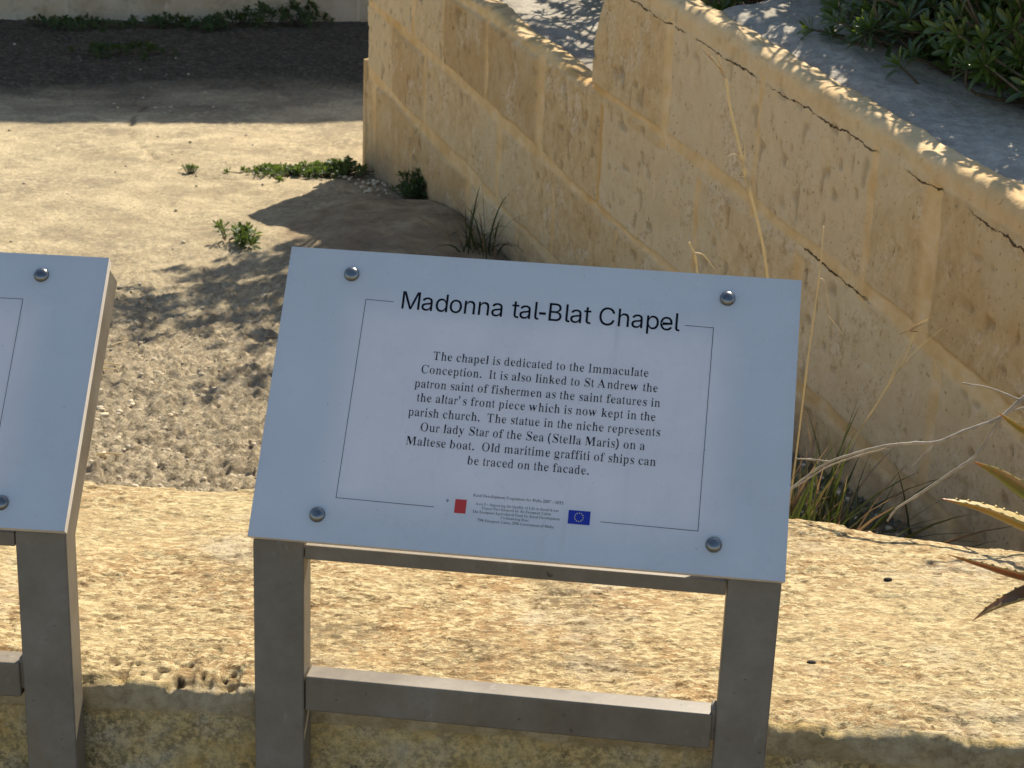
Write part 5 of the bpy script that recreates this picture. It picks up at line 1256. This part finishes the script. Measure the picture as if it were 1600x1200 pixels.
stalk("tall dry golden stalk rising above the chapel board against the wall", [(0.54, 3.2, 0.12), (0.515, 3.2, 0.55), (0.488, 3.2, 0.837), (0.428, 3.2, 1.042), (0.388, 3.2, 1.17), (0.378, 3.2, 1.215), (0.347, 3.2, 1.258)], 0.0036, 0.0019,
      [[(0.420, 3.2, 1.062), (0.405, 3.19, 1.078), (0.388, 3.18, 1.076)], [(0.424, 3.2, 1.05), (0.424, 3.2, 1.08), (0.421, 3.2, 1.10)], [(0.437, 3.2, 1.015), (0.432, 3.2, 1.03), (0.420, 3.2, 1.035)], [(0.376, 3.2, 1.218), (0.366, 3.2, 1.238), (0.362, 3.2, 1.262)], [(0.430, 3.2, 1.04), (0.436, 3.2, 1.022), (0.437, 3.2, 1.008)]], 5, 71)
stalk("short dry stalk with a bent side leaf at the chapel board's top edge", [(0.42, 3.2, 0.12), (0.39, 3.2, 0.55), (0.352, 3.2, 0.838), (0.331, 3.2, 0.903)], 0.003, 0.0018,
      [[(0.339, 3.2, 0.882), (0.36, 3.2, 0.878), (0.384, 3.2, 0.85)]], 0, 72)
stalk("thin dry stalk with a curled leaf just right of the chapel board's corner", [(0.55, 3.15, 0.12), (0.565, 3.15, 0.45), (0.572, 3.15, 0.70), (0.578, 3.15, 0.86), (0.577, 3.15, 0.955)], 0.0022, 0.0010,
      [[(0.577, 3.15, 0.855), (0.587, 3.14, 0.850), (0.594, 3.13, 0.82), (0.602, 3.13, 0.79)], [(0.60, 3.13, 0.785), (0.63, 3.13, 0.75)]], 0, 73)
stalk("dry grass stalk with a split drooping head leaning right against the wall", [(0.60, 3.25, 0.12), (0.66, 3.25, 0.40), (0.74, 3.25, 0.58), (0.78, 3.25, 0.665), (0.80, 3.25, 0.735), (0.818, 3.25, 0.752)], 0.002, 0.0012,
      [[(0.765, 3.25, 0.635), (0.80, 3.24, 0.69), (0.845, 3.23, 0.742)], [(0.755, 3.25, 0.615), (0.775, 3.25, 0.68), (0.795, 3.25, 0.725)]], 8, 74)

# bare branch hanging over the back of the low wall --------------------------------
def branch():
    b = np.array([1.45, 3.05, 0.98])
    root = empty("bare_branch", b)
    tag(root, "bare grey forked branch hanging in from the right over the low wall", "branch")
    Y = 2.90
    def P(*q):
        k = 2.85 / 2.90
        return np.array([(x * k, y * k, 1.65 + (z - 1.65) * k) for x, y, z in q]) - b
    J_ = (0.882, Y, 0.669)
    def tb(q, r0, r1, n=26):
        p = smooth_path(P(*q), n)
        k = np.zeros(len(p)); k[6::9] = 0.35
        return tube(p + rng.normal(0, 0.0002, p.shape), r0 * 0.64, r1 * 0.62, 7, k)
    main = [tb([(1.45, 3.05, 0.98), (1.15, 2.96, 0.86), (0.96, 2.91, 0.738), (0.92, Y, 0.712), J_], 0.0085, 0.0065)]
    main.append(tb([J_, (0.83, Y, 0.648), (0.775, Y, 0.621), (0.735, Y, 0.617), (0.689, Y, 0.611), (0.64, Y, 0.597), (0.583, Y, 0.574), (0.55, Y, 0.549), (0.515, Y - 0.01, 0.522)], 0.0052, 0.0028, 40))
    main.append(tb([(0.689, Y, 0.606), (0.64, Y, 0.590), (0.585, Y, 0.567), (0.555, Y, 0.545), (0.512, Y, 0.512)], 0.0028, 0.0018))
    main.append(tb([(0.583, Y, 0.574), (0.555, Y, 0.577), (0.520, Y, 0.578)], 0.003, 0.002, 10))
    main.append(tb([(0.775, Y, 0.621), (0.755, Y, 0.598), (0.733, Y, 0.570)], 0.0028, 0.0013, 10))
    main.append(tb([J_, (0.868, Y, 0.636), (0.847, Y, 0.597), (0.80, Y, 0.557), (0.745, Y, 0.512), (0.714, Y, 0.487), (0.700, Y, 0.462)], 0.0052, 0.0030, 40))
    main.append(tb([(1.15, 2.96, 0.86), (1.02, 2.93, 0.70), (0.922, Y, 0.693), (0.86, Y, 0.662)], 0.004, 0.0022))
    main.append(tb([(1.15, 2.96, 0.86), (1.0, 2.92, 0.70), (0.92, Y, 0.706), (0.86, Y, 0.726), (0.806, Y, 0.734)], 0.004, 0.0024))
    link("twigs", join(main), M['twig'], root)
rng = np.random.default_rng(77)
branch()

# aloe entering from the right ------------------------------------------------------
def aloe():
    global rng
    rng = np.random.default_rng(88)
    base = np.array([0.86, 1.93, 0.0])
    root = empty("aloe_plant", base)
    tag(root, "spiny aloe with red-tipped toothed leaves reaching in from the right edge", "succulent plant")
    p = np.array([[0, 0, 0], [0.01, 0, 0.3], [-0.005, 0, 0.55], [0, 0, 0.80]])
    link("stem", join([tube(smooth_path(p, 20), 0.034, 0.028, 10)]), M['stem'], root)
    def leaf(pts, w0, thick, up, var, teeth=True):
        c = smooth_path(np.array(pts, float) - base, 54)
        n = len(c)
        T = unit(np.gradient(c, axis=0))
        upv = np.array(up, float)
        S = unit(np.cross(T, upv)); U = np.cross(S, T)
        t = np.linspace(0, 1, n)
        hw = 0.5 * w0 * np.clip((1 - t) ** 0.82 * (1 + 0.25 * t), 0.02, 2)
        th = thick * np.clip((1 - t) ** 0.7, 0.05, 1)
        sec = [(-1, 0.0), (-0.86, 0.10), (-0.45, -0.02), (0, -0.10), (0.45, -0.02), (0.86, 0.10), (1, 0.0), (0.8, -0.45), (0.42, -0.85), (0, -1.0), (-0.42, -0.85), (-0.8, -0.45)]
        m = len(sec)
        V = np.stack([c + S * (hw * a)[:, None] + U * (th * b + hw * 0.30 * abs(a) ** 2)[:, None] for a, b in sec], 1)
        i = np.arange(n * m).reshape(n, m)
        F = np.stack([i[:-1], np.roll(i, -1, 1)[:-1], np.roll(i, -1, 1)[1:], i[1:]], -1).reshape(-1, 4)
        Vs, Fs = [V.reshape(-1, 3)], [F]
        al = [np.repeat(t, m)]; ed = [np.tile(np.array([1.0 if abs(a) > 0.9 else 0.0 for a, _ in sec]), n)]
        off = n * m
        ln = np.concatenate([[0], np.cumsum(np.linalg.norm(np.diff(c, axis=0), axis=1))])
        d = 0.02
        while d < ln[-1] * 0.95:
            for sgn, col in ((-1, 0), (1, 6)):
                dj = d + rng.normal(0, 0.0015) + (0.004 if sgn > 0 else 0)
                k = int(np.clip(np.searchsorted(ln, dj), 1, n - 2))
                f = np.clip((dj - ln[k - 1]) / (ln[k] - ln[k - 1]), 0, 1)
                q = V[k - 1, col] * (1 - f) + V[k, col] * f
                hgt = 0.0052 * (0.45 + 0.55 * (1 - t[k])) * rng.uniform(0.8, 1.2)
                o_ = S[k] * sgn * 0.8 + U[k] * 0.5
                w_ = 0.0030
                tip = q + o_ * hgt + T[k] * hgt * 0.45
                tri = np.array([q - T[k] * w_, q + U[k] * 0.0012, q + T[k] * w_, tip, q - U[k] * 0.0012])
                tri[[0, 1, 2, 4]] -= S[k] * sgn * 0.0010
                Vs.append(tri)
                Fs.append(np.array([[0, 1, 3, 3], [1, 2, 3, 3], [2, 4, 3, 3], [4, 0, 3, 3]]) + off)
                al.append(np.full(5, t[k])); ed.append(np.ones(5)); off += 5
            d += rng.uniform(0.013, 0.017)
        Vv = np.concatenate(Vs); Ff = np.concatenate(Fs)
        bm = bmesh.new()
        bv = [bm.verts.new(q) for q in Vv]
        for f in Ff:
            ids = list(dict.fromkeys(int(q) for q in f))
            try: bm.faces.new([bv[q] for q in ids])
            except ValueError: pass
        bm.faces.new([bv[int(q)] for q in i[-1]])
        me = bpy.data.meshes.new("m"); bm.to_mesh(me); bm.free()
        for nm, val in (('along', np.concatenate(al)), ('edge', np.concatenate(ed)), ('leafvar', np.full(len(Vv), var))):
            a_ = me.attributes.new(nm, 'FLOAT', 'POINT'); a_.data.foreach_set('value', val.astype(np.float32))
        return link("leaf", me, M['aloe'], root)
    y = 1.93
    cz = 0.80
    leaf([(0.855, y, cz + 0.03), (0.76, y, 0.905), (0.68, y - 0.01, 0.955), (0.617, y, 0.984), (0.583, y, 1.006)], 0.062, 0.013, (0.35, 0.25, 0.9), 0.05)
    leaf([(0.85, y - 0.01, cz + 0.02), (0.75, y - 0.02, 0.862), (0.68, y - 0.02, 0.887), (0.628, y - 0.01, 0.908), (0.592, y, 0.928), (0.562, y, 0.942)], 0.080, 0.018, (0.25, 0.40, 0.85), 0.0)
    leaf([(0.85, y - 0.02, cz + 0.01), (0.76, y - 0.03, 0.835), (0.69, y - 0.02, 0.850), (0.633, y - 0.01, 0.866), (0.58, y, 0.882), (0.529, y, 0.892)], 0.070, 0.017, (0.1, 0.12, 0.98), 0.5)
    leaf([(0.85, y + 0.02, cz), (0.77, y + 0.02, 0.790), (0.70, y + 0.01, 0.785), (0.642, y, 0.793), (0.59, y, 0.806), (0.544, y, 0.819)], 0.058, 0.011, (0.05, 0.35, 0.93), 0.9)
    leaf([(0.85, y - 0.03, cz - 0.01), (0.77, y - 0.05, 0.800), (0.70, y - 0.04, 0.800), (0.655, y - 0.03, 0.789), (0.625, y - 0.02, 0.771), (0.603, y - 0.01, 0.752), (0.587, y, 0.731)], 0.050, 0.011, (-0.2, -0.15, 0.95), 0.95)
    # leaves of the same rosette standing outside the frame
    for a, e, L in ((0.4, 0.7, 0.34), (1.3, 0.8, 0.36), (-0.6, 0.55, 0.33), (-1.7, 0.6, 0.30), (2.2, 1.05, 0.30), (0.9, 1.2, 0.3), (-2.4, 1.1, 0.24)):
        dv = np.array([math.cos(a) * math.cos(e), math.sin(a) * math.cos(e), math.sin(e)])
        s_ = np.array([0.87, y, cz])
        leaf([s_ + dv * 0.01, s_ + dv * L * 0.35, s_ + dv * L * 0.7 + np.array([0, 0, 0.01]), s_ + dv * L], 0.07, 0.013, (0.1 - dv[0], 0 - dv[1], 1.1), 0.1)
aloe()

# loose stones, straw and droppings -------------------------------------------------
def pebble_mesh(n, seed, region, size, zfun):
    r_ = np.random.default_rng(seed)
    ico = bmesh.new(); bmesh.ops.create_icosphere(ico, subdivisions=1, radius=1.0)
    iv = np.array([v.co for v in ico.verts]); ico.verts.index_update()
    fc = np.array([[v.index for v in f.verts] for f in ico.faces]); ico.free()
    P = region(r_, n); n = len(P)
    s = size[0] + (size[1] - size[0]) * r_.random(n) ** 3.0
    sc = np.stack([s * r_.uniform(0.7, 1.3, n), s * r_.uniform(0.7, 1.3, n), s * r_.uniform(0.45, 0.9, n)], -1)
    jit = 1 + r_.normal(0, 0.16, (n, len(iv), 1))
    a = r_.uniform(0, 6.28, n); ca, sa = np.cos(a), np.sin(a)
    V = iv[None] * jit * sc[:, None]
    V = np.stack([V[..., 0] * ca[:, None] - V[..., 1] * sa[:, None], V[..., 0] * sa[:, None] + V[..., 1] * ca[:, None], V[..., 2]], -1)
    V[..., 0] += P[:, None, 0]; V[..., 1] += P[:, None, 1]; V[..., 2] += (P[:, 2] + sc[:, 2] * 0.25)[:, None]
    F = (fc[None] + (np.arange(n) * len(iv))[:, None, None]).reshape(-1, 3)
    return mesh_np(V.reshape(-1, 3), F)

def reg_path(r_, n):
    u = r_.random(n)
    y = 3.5 + 8.5 * u ** 2.2
    x = r_.uniform(-0.45, 0.30, n) * y * 0.95
    s, d = to_wall(x, y)
    ok = (d < -0.02) & (x > -2.4 - 0.2 * y)
    keep = r_.random(n) < np.where(y < 5.6, 1.0, np.where(y < 9.0, 0.07, 0.22))
    x, y = x[ok & keep], y[ok & keep]
    z = G + 0.05 * fbm(x * 0.8, y * 0.8, 1, 3) + 0.018 * fbm(x * 5, y * 5, 2, 4)
    return np.stack([x, y, z + 0.004], -1)
def reg_base(r_, n):
    s = r_.uniform(0.1, 5.4, n); d = -np.abs(r_.normal(0, 0.10, n)) - 0.02
    q = B0 + s[:, None] * UW + d[:, None] * NW
    z = G + 0.05 * fbm(q[:, 0] * 0.8, q[:, 1] * 0.8, 1, 3) + 0.018 * fbm(q[:, 0] * 5, q[:, 1] * 5, 2, 4) + 0.012
    return np.stack([q[:, 0], q[:, 1], z], -1)
o = link("gravel", pebble_mesh(12000, 91, reg_path, (0.0025, 0.012), None), M['stone'], smooth=False)
tag(o, "loose pale gravel scattered over the path", "gravel", kind='stuff')
o = link("rubble", pebble_mesh(700, 92, reg_base, (0.003, 0.014), None), M['stone'], smooth=False)
tag(o, "crumbled stone chips along the foot of the limestone wall", "rubble", kind='stuff')

for i, (x, y, ln, a, lb) in enumerate(((-1.19, 4.90, 0.06, 0.9, "slanting piece of dry straw on the gravel beside the left board's top corner"),
                                   (-1.17, 4.66, 0.07, 0.1, "upper of two parallel dry straws beside the left board"),
                                   (-1.16, 4.61, 0.06, 0.05, "lower of two parallel dry straws beside the left board"),
                                   (-0.99, 3.93, 0.06, 0.1, "short pale straw just behind the low wall by the left board"),
                                   (-0.72, 4.99, 0.09, -0.05, "dark thin twig lying on the sunlit gravel between the boards"))):
    z = ground_z(x, y) + 0.022
    dx, dy = math.cos(a) * ln / 2, math.sin(a) * ln / 2
    t_ = tube(np.array([[-dx, -dy, 0], [0, 0.002, 0.003], [dx, dy, 0.001]]), 0.0028, 0.002, 5)
    o = link("twig" if i == 4 else "straw", join([t_]), M['stem'] if i == 4 else M['straw'])
    o.location = (x, y, z)
    tag(o, lb, "twig" if i == 4 else "straw", None if i == 4 else "loose straws on the gravel")

def blob(label, x, y, r, mat, name, z=0.5):
    bm = bmesh.new(); bmesh.ops.create_icosphere(bm, subdivisions=2, radius=r)
    for v in bm.verts:
        k_ = 1 + 0.35 * float(fbm(v.co.x * 90 + x * 7, v.co.y * 90 + v.co.z * 60, 97, 2))
        v.co = Vector((v.co.x * 1.35 * k_, v.co.y * 0.95 * k_, v.co.z * 0.6 * k_))
    o = link(name, from_bm(bm), mat)
    o.location = (x, y, z + r * 0.3)
    tag(o, label, "pebble", "small dark pebbles on the low wall")
blob("small dark pebble on the low wall top, the one below the aloe's bare branch", 0.628, 2.55, 0.0055, M['darkpebble'], "dark_pebble", 0.501)
blob("small dark pebble low on the wall top beside the chapel board's right post", 0.455, 2.245, 0.0048, M['darkpebble'], "dark_pebble", 0.501)
